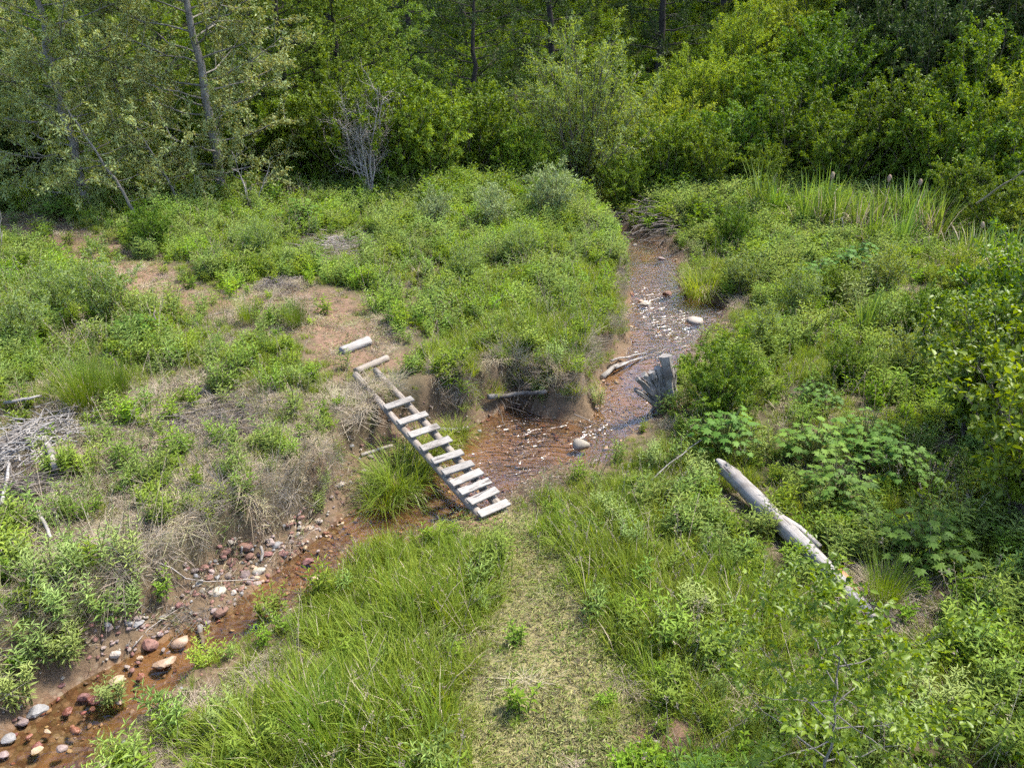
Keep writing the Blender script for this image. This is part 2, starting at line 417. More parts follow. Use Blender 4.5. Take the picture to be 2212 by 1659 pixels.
# ground: dark duff, red soil, straw thatch and mown litter, pebbly bed
def ground_material():
    m, t = mat_new('ground')
    co = N(t, 'ShaderNodeTexCoord').outputs['Object']
    cov = N(t, 'ShaderNodeAttribute', attribute_name='cover')
    sep = N(t, 'ShaderNodeSeparateColor'); t.links.new(cov.outputs['Color'], sep.inputs[0])
    bed = cov.outputs['Alpha']
    g = noise(t, 6, co, 6, .7); gf = noise(t, 45, co, 4, .7)
    duff = mixc(t, (.055, .046, .024), (.125, .10, .056), g)
    soil = mixc(t, (.15, .088, .058), (.24, .150, .102), ramp(t, g, [(.3, (0, 0, 0)), (.7, (1, 1, 1))]))
    soil = mixc(t, soil, (.12, .06, .035), math_n(t, 'MULTIPLY', ramp(t, gf, [(.55, (0, 0, 0)), (.7, (1, 1, 1))]), .6))
    straw = mixc(t, (.15, .12, .075), (.28, .235, .155), gf)
    mown = mixc(t, (.15, .145, .055), (.27, .25, .115), gf)
    c = mixc(t, duff, straw, sep.outputs[1]); c = mixc(t, c, mown, sep.outputs[2]); c = mixc(t, c, soil, sep.outputs[0])
    vo = N(t, 'ShaderNodeTexVoronoi'); vo.inputs['Scale'].default_value = 17; vo.inputs['Randomness'].default_value = 1; t.links.new(co, vo.inputs['Vector'])
    vr = N(t, 'ShaderNodeSeparateColor'); t.links.new(vo.outputs['Color'], vr.inputs[0])
    peb = ramp(t, vr.outputs[0], [(0, (.085, .048, .028)), (.3, (.14, .080, .050)), (.55, (.12, .085, .048)), (.75, (.19, .125, .085)), (1, (.20, .16, .11))])
    peb = mixc(t, peb, (.045, .024, .014), math_n(t, 'MULTIPLY', ramp(t, vo.outputs['Distance'], [(.5, (0, 0, 0)), (.62, (1, 1, 1))]), .5))
    silt = mixc(t, (.15, .084, .040), (.21, .122, .062), g)
    bedc = mixc(t, silt, peb, ramp(t, noise(t, 1.3, co, 2), [(.40, (0, 0, 0)), (.56, (1, 1, 1))]))
    c = mixc(t, c, bedc, bed)
    hgt = math_n(t, 'ADD', g, math_n(t, 'MULTIPLY', gf, .35))
    finish(t, principled(t, c, .92, .15, bump(t, hgt, .8, .05))); return m
M['ground'] = ground_material()

def water_material():
    m, t = mat_new('creek_water')
    co = N(t, 'ShaderNodeTexCoord').outputs['Object']
    fl = N(t, 'ShaderNodeAttribute', attribute_name='v').outputs['Fac']       # how lively the water runs
    v = mapping(t, co, (.6, 1.25, 1))
    d = noise(t, 1.2, co, 2, .5, out=1)
    va = N(t, 'ShaderNodeVectorMath', operation='MULTIPLY_ADD'); t.links.new(d, va.inputs[0]); va.inputs[1].default_value = (.5, .5, .5); t.links.new(v, va.inputs[2])
    w1 = noise(t, 5.5, va.outputs[0], 1.5, .6); w2 = noise(t, 13, va.outputs[0], 1, .5)
    h = math_n(t, 'ADD', w1, math_n(t, 'MULTIPLY', w2, .45))
    b = N(t, 'ShaderNodeBump'); b.inputs['Distance'].default_value = .10
    t.links.new(math_n(t, 'ADD', math_n(t, 'MULTIPLY', fl, .95), .05), b.inputs['Strength']); t.links.new(h, b.inputs['Height'])
    fr = N(t, 'ShaderNodeFresnel'); fr.inputs['IOR'].default_value = 1.33; t.links.new(b.outputs[0], fr.inputs['Normal'])
    tr = N(t, 'ShaderNodeBsdfTransparent'); tr.inputs['Color'].default_value = (.86, .78, .64, 1)
    gl = N(t, 'ShaderNodeBsdfGlossy'); gl.inputs['Roughness'].default_value = .2; gl.inputs['Color'].default_value = (1, 1, 1, 1); t.links.new(b.outputs[0], gl.inputs['Normal'])
    mx = N(t, 'ShaderNodeMixShader'); t.links.new(math_n(t, 'MULTIPLY', fr.outputs[0], 2.2, True), mx.inputs[0]); t.links.new(tr.outputs[0], mx.inputs[1]); t.links.new(gl.outputs[0], mx.inputs[2])
    finish(t, mx.outputs[0]); return m
M['water'] = water_material()

# ------------------------------------------------------------------ ground sheet
def build_ground():
    ys = [-14.0]
    while ys[-1] < 130:
        y = ys[-1]; ys.append(y + (.6 if y < 2 else .085 if y < 16 else .085 + .02 * (y - 16) if y < 40 else .565 + .06 * (y - 40)))
    ys = np.array(ys); n = 460
    s = np.linspace(-1, 1, n); s = np.sign(s) * (0.62 * np.abs(s) + .38 * np.abs(s) ** 3)
    half = np.maximum(ys, 6) * 1.15 + 10
    X = s[None, :] * half[:, None]; Y = np.repeat(ys[:, None], n, 1)
    Z = H(X, Y)
    v = np.stack([X, Y, Z], -1).reshape(-1, 3)
    r = len(ys); i = np.arange(r - 1)[:, None] * n + np.arange(n - 1)[None, :]
    q = np.stack([i, i + 1, i + n + 1, i + n], -1).reshape(-1, 4)
    x, y = v[:, 0], v[:, 1]
    cov = np.zeros((len(v), 4))
    for k in range(0, len(v), 60000):
        sl = slice(k, k + 60000); xx, yy = x[sl], y[sl]
        dirt, dry, lush, mown = masks(xx, yy); sd, side, strip = creek(xx, yy)
        steep = sstep(strip + .42, strip + .1, sd) * (sd > 0)
        cov[sl, 0] = np.clip(np.maximum(dirt, steep * .45 * sstep(.3, .6, fbm(xx * 2.2, yy * 2.2, 93))), 0, 1); cov[sl, 1] = np.clip(dry, 0, 1)
        cov[sl, 2] = np.clip(mown, 0, 1); cov[sl, 3] = sstep(.10, -.03, sd)
        cov[sl, 0] = np.maximum(cov[sl, 0], .35 * (sd > 0) * (sd < strip + .1)); cov[sl, 1] = cov[sl, 1] * sstep(strip + .15, strip + .5, sd)  # no straw on the bank face; overhang shade put into its dark colour
    me = fast_mesh('ground', v, q, [M['ground']], {'cover': cov}, True)
    return kind(link('ground', me), 'structure')
build_ground()

def build_water():
    x0, y0 = POLY.min(0); x1, y1 = POLY.max(0); x0 = max(x0, -14); y0 = max(y0, 0.5)
    g = .06; gx = np.arange(x0 - .3, x1 + .3, g); gy = np.arange(y0, y1 + .3, g)
    X, Y = np.meshgrid(gx, gy); sd = np.zeros(X.shape)
    xr, yr = X.ravel(), Y.ravel(); out = np.zeros(len(xr))
    for k in range(0, len(xr), 60000): out[k:k + 60000] = creek(xr[k:k + 60000], yr[k:k + 60000])[0]
    sd = out.reshape(X.shape)
    n = len(gx); i = np.arange(len(gy) - 1)[:, None] * n + np.arange(n - 1)[None, :]
    keep = (sd[:-1, :-1] < .14)
    q = np.stack([i, i + 1, i + n + 1, i + n], -1)[keep]
    used = np.unique(q); re = np.full(X.size, -1); re[used] = np.arange(len(used))
    xs, yy = xr[used], yr[used]
    z = WZ + .016 * (fbm(xs * 4.5, yy * 4.5, 77) - .5)
    calm = blobs(blob([(1340,800,45,50,1),(1370,550,60,30,1),(1480,660,60,14,.8),(1300,500,80,25,1),(1020,955,40,25,.7),(60,1640,120,60,.6)]), xs, yy)
    lively = blobs(blob([(1430,690,60,60,1),(1200,930,120,40,.8),(700,1230,60,40,.7),(1100,1010,90,40,.7)]), xs, yy)
    v = np.clip(.5 + .5 * lively - .42 * calm, .08, 1)
    me = fast_mesh('water', np.stack([xs, yy, z], -1), re[q], [M['water']], {'v': v}, True)
    return kind(link('water', me), 'structure')
build_water()
# ------------------------------------------------------------------ weathered wood: footbridge, logs, stump, driftwood
M['plank'] = wood_mat('weathered_plank', (.17, .155, .135), (.31, .288, .256), (.11, .092, .072), (1, 9, 9), 6, .85, .8)
M['pole'] = wood_mat('peeled_pole', (.18, .15, .12), (.27, .235, .195), (.12, .095, .07), (1, 8, 8), 5, .85, .5)
M['log'] = wood_mat('bleached_log', (.19, .174, .155), (.34, .316, .287), (.115, .095, .078), (.5, 9, 9), 4, .85, .85)
M['grey'] = wood_mat('grey_stump_wood', (.13, .117, .102), (.27, .248, .22), (.075, .06, .048), (7, 7, .6), 5, .9, .8)
M['drift'] = wood_mat('driftwood', (.19, .165, .14), (.32, .285, .25), (.12, .095, .07), (3, 3, 3), 4, .9, .4)
M['twig'] = wood_mat('dead_twig', (.09, .075, .062), (.19, .165, .14), (.06, .045, .035), (3, 3, 3), 5, .9, .2)
M['rot'] = wood_mat('rotten_heartwood', (.26, .12, .06), (.36, .19, .10), (.16, .07, .04), (3, 3, 3), 6, .9, .6)

def frame_along(a, b):
    """matrix whose x axis runs from a to b, z as near up as may be"""
    a = Vector(a); b = Vector(b); x = (b - a).normalized(); y = Vector((0, 0, 1)).cross(x).normalized(); z = x.cross(y)
    return Matrix(((x.x, y.x, z.x, a.x), (x.y, y.y, z.y, a.y), (x.z, y.z, z.z, a.z), (0, 0, 0, 1)))
def log_mesh(name, L, r0, r1, n=12, k=12, wob=.12, seed=0, bend=.02, mats=None, ragged=0):
    g = np.random.default_rng(seed)
    x = np.linspace(0, L, k); ph = g.random() * 6
    path = np.stack([x, bend * L * np.sin(x / L * 3 + ph) - bend * L * math.sin(ph), bend * .5 * L * np.sin(x / L * 4 + ph * 2) - .5 * bend * L * math.sin(ph * 2)], -1)
    v, f = tube(path, np.linspace(r0, r1, k), n, True, wob, seed)
    if ragged:
        for e, sgn in ((slice(0, n), -1), (slice((k - 1) * n, k * n), 1)):
            v[e, 0] += sgn * g.random(n) * ragged
    G = Geo(); G.add(v, f, 0, None, True)
    return G.mesh(name, mats or [M['log']])

def build_bridge():
    near = hit(1062, 1098); far = hit(800, 812)
    near = np.array([near[0], near[1], near[2] + .16]); far = np.array([far[0], far[1], far[2] + .17])
    # read the two pole ends from the photograph
    A0 = on_plane(1032, 1118, near[2]); A1 = on_plane(770, 812, far[2])       # left pole
    B0 = on_plane(1092, 1090, near[2]); B1 = on_plane(822, 806, far[2])       # right pole
    root = bpy.data.objects.new('footbridge', None); COL.objects.link(root); root.location = near.tolist()
    root.empty_display_size = .2
    tag(root, 'narrow wooden footbridge of ten grey planks on two log poles across the creek', 'footbridge')
    inv = Matrix.Translation(-Vector(near.tolist()))
    def place(o, mw): o.parent = root; o.matrix_local = inv @ mw
    cen0 = (A0 + B0) / 2; cen1 = (A1 + B1) / 2
    dirv = nrm(cen1 - cen0); side = nrm(np.cross(dirv, [0, 0, 1]))           # to the right of the walk
    lat = float(np.dot(B0 - A0, side)); lat = max(.40, min(lat, .6)) * .80
    L = float(np.linalg.norm(cen1 - cen0))
    ends = []; poles = []
    for sgn, e in ((-1, A1), (1, B1)):
        p0 = cen0 + side * sgn * lat * .42 - np.array([0, 0, .05])
        p1 = cen1 + side * sgn * lat * .46 - np.array([0, 0, .02])
        me = log_mesh('pole', float(np.linalg.norm(p1 - p0)) + .2, .072, .058, 10, 16, .14, 5 + sgn, .004, [M['pole']], .05)
        o = link('pole', me); place(o, frame_along(p0 - dirv * .12, p1))
        o['label'] = 'left round log pole carrying the planks' if sgn < 0 else 'right round log pole with a split forked end'
        ends.append((p0, p1)); poles.append(o)
    # planks, at their places along the walk (photograph y of each plank's middle)
    mids = [(1060,1103),(1038,1078),(1022,1058),(1003,1038),(983,1017),(964,993),(935,965),(910,937),(887,910),(857,877)]
    g = np.random.default_rng(3)
    for i, (px, py) in enumerate(mids):
        # walk along the bridge until the deck projects to that row
        best = min(np.linspace(-.02, 1, 600), key=lambda s: abs(px_of(*((cen0 + (cen1 - cen0) * s) + np.array([0, 0, .05])))[1] - py))
        c = cen0 + (cen1 - cen0) * best + np.array([0, 0, .045])
        bm = bmesh.new(); bmesh.ops.create_cube(bm, size=1)
        lx, wy, tz = .56 + g.uniform(-.02, .02), .142 + g.uniform(-.006, .006), .04
        for vv in bm.verts:
            vv.co.x *= lx; vv.co.y *= wy; vv.co.z *= tz
            vv.co += Vector(g.uniform(-.005, .005, 3))
        bmesh.ops.bevel(bm, geom=bm.edges[:], offset=.005, segments=1, affect='EDGES')
        me = bpy.data.meshes.new('plank'); bm.to_mesh(me); bm.free(); me.materials.append(M['plank'])
        o = link('plank', me)
        x = Vector(side.tolist()); up = Vector((0, 0, 1)); dv = Vector(dirv.tolist()); z = x.cross(dv).normalized(); y = z.cross(x)
        R = Matrix(((x.x, y.x, z.x), (x.y, y.y, z.y), (x.z, y.z, z.z))).to_4x4()
        R = R @ Matrix.Rotation(g.uniform(-.06, .06), 4, 'Z') @ Matrix.Rotation(g.uniform(-.02, .02), 4, 'X')
        place(o, Matrix.Translation(Vector(c.tolist()) + Vector((0, 0, .062 if i else .05))) @ R)
    # forked tip of the right pole
    p1 = ends[1][1]
    G = Geo()
    for s in (-1, 1):
        tip = dirv * .2 + side * s * .05 + np.array([0, 0, .02])
        v, f = tube(np.array([dirv * -.06, dirv * .05 + side * s * .025, tip]), [.05, .04, .02], 7, True, .2, 4 + s); G.add(v, f, 0, None, True)
    o = link('pole_fork', G.mesh('pole_fork', [M['pole']])); place(o, Matrix.Translation(Vector(p1.tolist())))
    mw = inv @ Matrix.Translation(Vector(p1.tolist())); o.parent = poles[1]; o.matrix_local = poles[1].matrix_local.inverted() @ mw
    return root
build_bridge()

def lay_log(name, a, b, r0, r1, lift=.0, label='', cat='log', mats=None, seed=0, n=12, k=12, wob=.12, bend=.015, ragged=.05, group=None):
    """a, b: photograph points of the log's ends on the ground"""
    A = hit(*a); B = hit(*b)
    A = A + [0, 0, r0 * .75 + lift]; B = B + [0, 0, r1 * .75 + lift]
    L = float(np.linalg.norm(B - A))
    o = link(name, log_mesh(name, L, r0, r1, n, k, wob, seed, bend, mats, ragged)); o.matrix_world = frame_along(A, B)
    return tag(o, label, cat, group) if label else o
lay_log('step_log', (738,766), (797,745), .085, .10, .0, 'short bleached log step on red dirt, the one farther from the bridge', 'log', [M['log']], 31, ragged=.02, bend=.0)
lay_log('step_log', (770,808), (836,780), .07, .075, .0, 'short thin log step lying just beyond the bridge end', 'log', [M['pole']], 32, ragged=.02, bend=.0)

def build_big_log():
    A = hit(1550, 1040); B = hit(1885, 1350)
    A = A + [0, 0, .30]; B = B + [0, 0, .13]
    L = float(np.linalg.norm(B - A)); mw = frame_along(A, B)
    root = bpy.data.objects.new('fallen_log', None); COL.objects.link(root); root.matrix_world = mw
    tag(root, 'long bleached fallen log with splintered ends on the right bank', 'log')
    g = np.random.default_rng(11); k, n = 26, 18
    x = np.linspace(.25, L * .86, k); path = np.stack([x, .015 * np.sin(x * 2), .01 * np.sin(x * 3 + 1)], -1)
    r = np.interp(x / L, [.0, .08, .3, .7, .86], [.085, .115, .128, .11, .098])
    v, f = tube(path, r, n, True, .08, 5)
    v[:n, 0] -= np.abs(np.sin(np.arange(n) * 1.1)) * .25 * (g.random(n))
    G = Geo(); G.add(v, f, 0, None, True)
    body = link('trunk', G.mesh('trunk', [M['log']]), root)
    # splinter at the far end, split tongue at the near end, side stub
    G = Geo(); v, f = tube(np.array([[.42, .02, .06], [.2, .02, .05], [.0, .03, .03], [-.12, .03, .02]]), [.11, .095, .07, .045], 8, True, .15, 8, .5); G.add(v, f, 0, None, True)
    link('splinter', G.mesh('splinter', [M['log']]), root)['label'] = 'jagged reddish broken tip of the log'
    G = Geo(); v, f = tube(np.array([[L * .80, -.02, .0], [L * .88, .01, -.02], [L * .95, .03, -.05], [L * 1.0, .03, -.07]]), [.11, .095, .075, .035], 8, True, .2, 9, .7); G.add(v, f, 0, None, True)
    link('splinter', G.mesh('splinter', [M['log']]), root)
    G = Geo(); v, f = tube(np.array([[L * .79, .035, .045], [L * .83, .05, .04], [L * .89, .055, .02]]), [.09, .075, .045], 8, True, .2, 10, .6); G.add(v, f, 0, None, True)
    link('heartwood', G.mesh('heartwood', [M['rot']]), root)['label'] = 'orange brown rotten wood at the broken end'
    G = Geo(); v, f = tube(np.array([[L * .44, .06, .02], [L * .52, .15, .02], [L * .63, .21, -.02]]), [.06, .05, .042], 8, True, .12, 12); G.add(v, f, 0, None, True)
    stub = link('branch_stub', G.mesh('branch_stub', [M['log']]), root)
build_big_log()

def build_stump():
    base = hit(1428, 885); z0 = base[2]
    root = bpy.data.objects.new('tree_stump', None); COL.objects.link(root); root.location = base.tolist(); tag(root, 'grey weathered split root stump leaning over the creek edge', 'stump')
    m = mpp(base)
    def P(px, py, dy=0):
        # a point on the vertical plane through the stump's base, facing the camera
        d = ray(px, py); t = (base[1] + dy) / d[1]; return np.array([d[0] * t, d[1] * t, CAM_H + d[2] * t]) - base
    # prongs: (tip px), (root px), radii, depth of tip, depth of root
    prongs = [((1437,768),(1445,850),.105,.085,.10,.05),((1452,790),(1452,860),.06,.07,.16,.10),((1420,795),(1436,855),.06,.07,.02,.02),((1406,803),(1432,858),.055,.065,-.05,.0),
              ((1390,808),(1428,862),.05,.07,-.10,-.02),((1376,818),(1425,866),.045,.07,-.16,-.05),((1371,842),(1420,876),.04,.06,-.22,-.08),((1430,800),(1440,860),.05,.07,.12,.08)]
    for i, (tp, rt, r1, r0, d1, d0) in enumerate(prongs):
        a = P(*rt, d0); b = P(*tp, d1); path = wiggle(a, b, 6, .03, 40 + i)
        v, f = tube(path, np.linspace(r0 * 1.8, r1 * 1.5, 6), 7, True, .4, 60 + i, .75)
        G = Geo(); G.add(v, f, 0, None, False); o = link('prong', G.mesh('prong', [M['grey']]), root)
    gs = np.random.default_rng(5)
    for i in range(14):
        rx, ry = 1426 + gs.uniform(0, 24), 862 + gs.uniform(-8, 6); f_ = gs.uniform(.45, .95); tx, ty = 1374 + gs.uniform(0, 80), 775 + gs.uniform(0, 60)
        a = P(rx, ry, gs.uniform(-.05, .1)); b = P(rx + (tx - rx) * f_, ry + (ty - ry) * f_, gs.uniform(-.15, .2))
        v, f = tube(wiggle(a, b, 5, .03, 140 + i), np.linspace(.05, .012, 5), 5, True, .6, 160 + i, .5); G = Geo(); G.add(v, f, 0, None, False); link('splinter', G.mesh('splinter', [M['grey']]), root)
    G = Geo()
    for i in range(9):
        a = P(1430 + 3 * (i % 3), 858, .0); an = i * .7
        b = a + np.array([math.cos(an) * .16, math.sin(an) * .14, -.12 - .05 * (i % 3)])
        v, f = tube(wiggle(a, b, 4, .08, 80 + i), [.085, .075, .055, .03], 6, True, .4, 80 + i); G.add(v, f, 0, None, False)
    link('rotten_core', G.mesh('rotten_core', [M['rot']]), root)['label'] = 'crumbly red brown rotten core of the stump'
    for i, (a, b) in enumerate([((1420,868),(1398,905)),((1430,872),(1420,912)),((1440,870),(1446,915)),((1426,870),(1406,915))]):
        p = wiggle(P(*a), P(*b, -.08), 5, .06, 90 + i); p[-1, 2] = float(hz(*(p[-1, :2] + base[:2]))) - z0 - .03
        v, f = tube(p, np.linspace(.055, .02, 5), 6, True, .3, 90 + i); G = Geo(); G.add(v, f, 0, None, False); link('root', G.mesh('root', [M['grey']]), root)
build_stump()
# ------------------------------------------------------------------ leaves, grass, branches
def leaf_arrays(pos, axis, nor, L, W, g, v=None, segs=1, droop=.15):
    """one folded leaf per row. segs 1: two triangles, 2: six triangles"""
    n = len(pos); axis = nrm(axis); sidev = nrm(np.cross(axis, nor)); nor = np.cross(sidev, axis)
    L = np.broadcast_to(L, (n,))[:, None]; W = np.broadcast_to(W, (n,))[:, None]
    if v is None: v = g.random(n)
    if segs == 1:
        b = pos; tip = pos + axis * L - nor * L * droop
        mid = pos + axis * L * .45 + nor * W * .22
        l = mid + sidev * W * .5; r = mid - sidev * W * .5
        V = np.stack([b, l, tip, r], 1).reshape(-1, 3); i = np.arange(n)[:, None] * 4
        F = np.concatenate([i + [0, 2, 1], i + [0, 3, 2]]); return V, F, np.repeat(v, 4)
    m1 = pos + axis * L * .28; m2 = pos + axis * L * .66 - nor * L * droop * .5; tip = pos + axis * L - nor * L * droop
    f = nor * W * .2
    V = np.stack([pos, m1 + sidev * W * .46 + f, m2 + sidev * W * .40 + f, tip, m2 - sidev * W * .40 + f, m1 - sidev * W * .46 + f, m1, m2], 1).reshape(-1, 3)
    i = np.arange(n)[:, None] * 8
    F = np.concatenate([i + t for t in ([0, 6, 1], [1, 6, 7], [1, 7, 2], [2, 7, 3], [0, 5, 6], [5, 4, 7], [5, 7, 6], [4, 3, 7])])
    return V, F, np.repeat(v, 8)

def blades(base, az, L, lean, bend, W, g, v=None):
    """grass blades: 3 segments, 5 triangles"""
    n = len(base); d = np.stack([np.cos(az), np.sin(az), np.zeros(n)], -1); s = np.stack([-np.sin(az), np.cos(az), np.zeros(n)], -1)
    up = np.array([0, 0, 1.0]); rows = []
    for t, w in ((0, .8), (.38, 1.0), (.72, .7), (1.0, 0)):
        ho = lean * t + bend * t * t; ve = np.sqrt(np.maximum(t * t - np.minimum(ho, .98 * t + 1e-6) ** 2, 0)) if t else np.zeros(n)
        p = base + d * (ho * L)[:, None] + up * (ve * L)[:, None]
        if w: rows += [p + s * (W * w * .5)[:, None], p - s * (W * w * .5)[:, None]]
        else: rows.append(p)
    V = np.stack(rows, 1).reshape(-1, 3); i = np.arange(n)[:, None] * 7
    F = np.concatenate([i + t for t in ([0, 1, 3], [0, 3, 2], [2, 3, 5], [2, 5, 4], [4, 5, 6])])
    if v is None: v = g.random(n)
    return V, F, np.repeat(v, 7)

def rand_dirs(n, g):
    return nrm(g.normal(size=(n, 3)))

def bezier(a, b, c, k):
    t = np.linspace(0, 1, k)[:, None]; return (1 - t) ** 2 * a + 2 * t * (1 - t) * b + t * t * c

class Plant:
    """a woody plant: stems as tubes, twigs that carry leaves"""
    def __init__(s, seed): s.g = np.random.default_rng(seed); s.wood = Geo(); s.tw_p = []; s.tw_d = []
    def branch(s, a, b, c, r0, r1, k=6, n=5):
        p = bezier(np.asarray(a, float), np.asarray(b, float), np.asarray(c, float), k)
        p[1:-1] += (s.g.random((k - 2, 3)) - .5) * np.linalg.norm(p[-1] - p[0]) * (.05 if k < 10 else .018)
        v, f = tube(p, np.linspace(r0, r1, k), n, False); s.wood.add(v, f, 0, None, True); return p
    def sub(s, p, count, length, spread, r, t0=.3, up=.3, carry=3, thick=4, outward=None):
        """side branches along a path; leafy twigs along each"""
        for i in range(count):
            t = t0 + (1 - t0) * (i + s.g.random()) / count; f = t * (len(p) - 1); j = min(int(f), len(p) - 2)
            a = p[j] + (p[j + 1] - p[j]) * (f - j); d = nrm(p[j + 1] - p[j])
            q = nrm(d * (1 - spread) + rand_dirs(1, s.g)[0] * spread + np.array([0, 0, up]))
            if outward is not None: q = nrm(q + outward * .35)
            ln = length * s.g.uniform(.6, 1.2) * (1.1 - .45 * t)
            c = a + q * ln; m = a + q * ln * .5 + rand_dirs(1, s.g)[0] * ln * .12
            pp = bezier(a, m, c, 4)
            if r > 0: v, f2 = tube(pp, np.linspace(r, r * .35, 4), thick if thick > 2 else 3, False); s.wood.add(v, f2, 0, None, True)
            for u in np.linspace(.35, 1, carry):
                x = bezier(a, m, c, 9)[int(u * 8)]
                s.tw_p.append(x); s.tw_d.append(nrm(q + rand_dirs(1, s.g)[0] * .45))
    def leaves(s, per, twig, L, W, hang=.0, open_=.9, up=.8, segs=1, jitter=.36, sub=None):
        g = s.g; P = np.array(s.tw_p); D = np.array(s.tw_d); n = len(P)
        P = np.repeat(P, per, 0); D = np.repeat(D, per, 0); N_ = len(P)
        u = g.random((N_, 1)); pos = P + D * (u - .25) * twig + rand_dirs(N_, g) * twig * jitter * g.random((N_, 1))
        ax = nrm(D * .7 + rand_dirs(N_, g) * open_ + np.array([0, 0, -hang]))
        no = nrm(np.array([0, 0, up]) + rand_dirs(N_, g) * .75)
        l = L * g.uniform(.5, 1.35, N_); v = np.clip(np.repeat(g.random(n), per) * .6 + g.random(N_) * .4, 0, 1)
        return leaf_arrays(pos, ax, no, l, l * W, g, v, segs)

def tree_meshes(seed, height, trunk_r, crown_base, crown_r, n_limbs, leaf, leafw, per, twig, bark, lmat, lean=(0, 0), profile='ovate', subs=6, sublen=.34, rise=.5, carry=3, hang=0., open_=.9, trunk_curve=.3, segs=1):
    s = Plant(seed); g = s.g
    top = np.array([lean[0], lean[1], height]); mid = top * .5 + np.array([g.uniform(-1, 1) * trunk_curve, g.uniform(-1, 1) * trunk_curve, 0])
    tr = s.branch((0, 0, -.3), mid, top, trunk_r, trunk_r * .15, 14, 9)
    for i in range(n_limbs):
        t = crown_base + (1 - crown_base) * ((i + g.random() * .8) / n_limbs); f = min(t, .985) * 13; j = int(f); a = tr[j] + (tr[min(j + 1, 13)] - tr[j]) * (f - j)
        az = i * 2.399 + g.uniform(-.5, .5); u = (t - crown_base) / (1 - crown_base)
        pr = {'ovate': math.sin(PI * min(1, .18 + .80 * u)) ** .7, 'cone': 1.05 - .9 * u, 'round': math.sqrt(max(.08, 1 - (2 * u - .85) ** 2 / 1.5)), 'vase': .45 + .6 * math.sin(PI * (.1 + .75 * u))}[profile]
        ln = crown_r * pr * g.uniform(.72, 1.15); ri = rise * (0.5 + .9 * u)
        o = np.array([math.cos(az), math.sin(az), 0]); c = a + o * ln + np.array([0, 0, ln * ri]); m = a + o * ln * .55 + np.array([0, 0, ln * ri * .25])
        p = s.branch(a, m, c, trunk_r * .20 * (1 - .6 * u) + .006, trunk_r * .03, 6, 5)
        s.sub(p, subs, ln * sublen + .25, .62, trunk_r * .07, .2, .25, carry)
    V, F, A = s.leaves(per, twig, leaf, leafw, hang, open_, segs=segs)
    return s.wood.mesh('trunk', [bark]), fast_mesh('crown', V, F, [lmat], {'v': A})

def shrub_meshes(seed, height, radius, n_stems, leaf, leafw, per, twig, bark, lmat, stem_r=.02, subs=7, sublen=.4, carry=3, hang=0., open_=.9, lean=(0, 0), segs=1, t0=.2, arch=.35):
    s = Plant(seed); g = s.g
    for i in range(n_stems):
        az = i * 2.399 + g.uniform(-.4, .4); rr = radius * math.sqrt((i + .5) / n_stems) * g.uniform(.75, 1.1)
        o = np.array([math.cos(az), math.sin(az), 0]); hh = height * (1 - .42 * (rr / radius) ** 2) * g.uniform(.75, 1.08)
        a = o * rr * .15; c = o * rr + np.array([lean[0], lean[1], hh]); m = o * rr * arch + np.array([lean[0] * .3, lean[1] * .3, hh * .6])
        p = s.branch(a - [0, 0, .1], m, c, stem_r, stem_r * .25, 6, 5)
        s.sub(p, subs, sublen, .6, stem_r * .35, t0, .25, carry, 3, outward=o * .5)
    V, F, A = s.leaves(per, twig, leaf, leafw, hang, open_, segs=segs)
    return s.wood.mesh('stems', [bark]), fast_mesh('foliage', V, F, [lmat], {'v': A})

def herb_mesh(seed, height, radius, n_stems, leaf, leafw, per, lmat, smat, hang=.1, segs=2, spread=.35, name='herb'):
    """upright leafy stems, leaves all the way up"""
    g = np.random.default_rng(seed); G = Geo()
    for i in range(n_stems):
        az = g.random() * 2 * PI; rr = radius * math.sqrt(g.random()); o = np.array([math.cos(az), math.sin(az), 0]); hh = height * g.uniform(.6, 1.1)
        a = o * rr * .55; c = o * (rr * .55 + hh * spread * g.random()) + np.array([0, 0, hh]); m = a + np.array([0, 0, hh * .6])
        p = bezier(a - [0, 0, .04], m, c, 5); v, f = tube(p, np.linspace(.006, .003, 5), 3, False); G.add(v, f, 1, None, True)
        k = per; u = (np.arange(k) + g.random(k) * .6) / k * .85 + .15; pp = np.stack([np.interp(u, np.linspace(0, 1, 5), p[:, q]) for q in range(3)], -1)
        an = np.arange(k) * 2.399 + az; od = np.stack([np.cos(an), np.sin(an), np.full(k, .55)], -1)
        od[:, 2] += (u - .5) * .9 - hang; l = leaf * g.uniform(.7, 1.15, k) * np.interp(u, [.1, .5, 1], [.8, 1.05, .6])
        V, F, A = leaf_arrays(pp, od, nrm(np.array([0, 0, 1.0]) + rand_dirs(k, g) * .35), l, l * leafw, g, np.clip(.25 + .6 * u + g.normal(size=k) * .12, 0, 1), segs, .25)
        G.add(V, F, 0, A)
    return G.mesh(name, [lmat, smat])

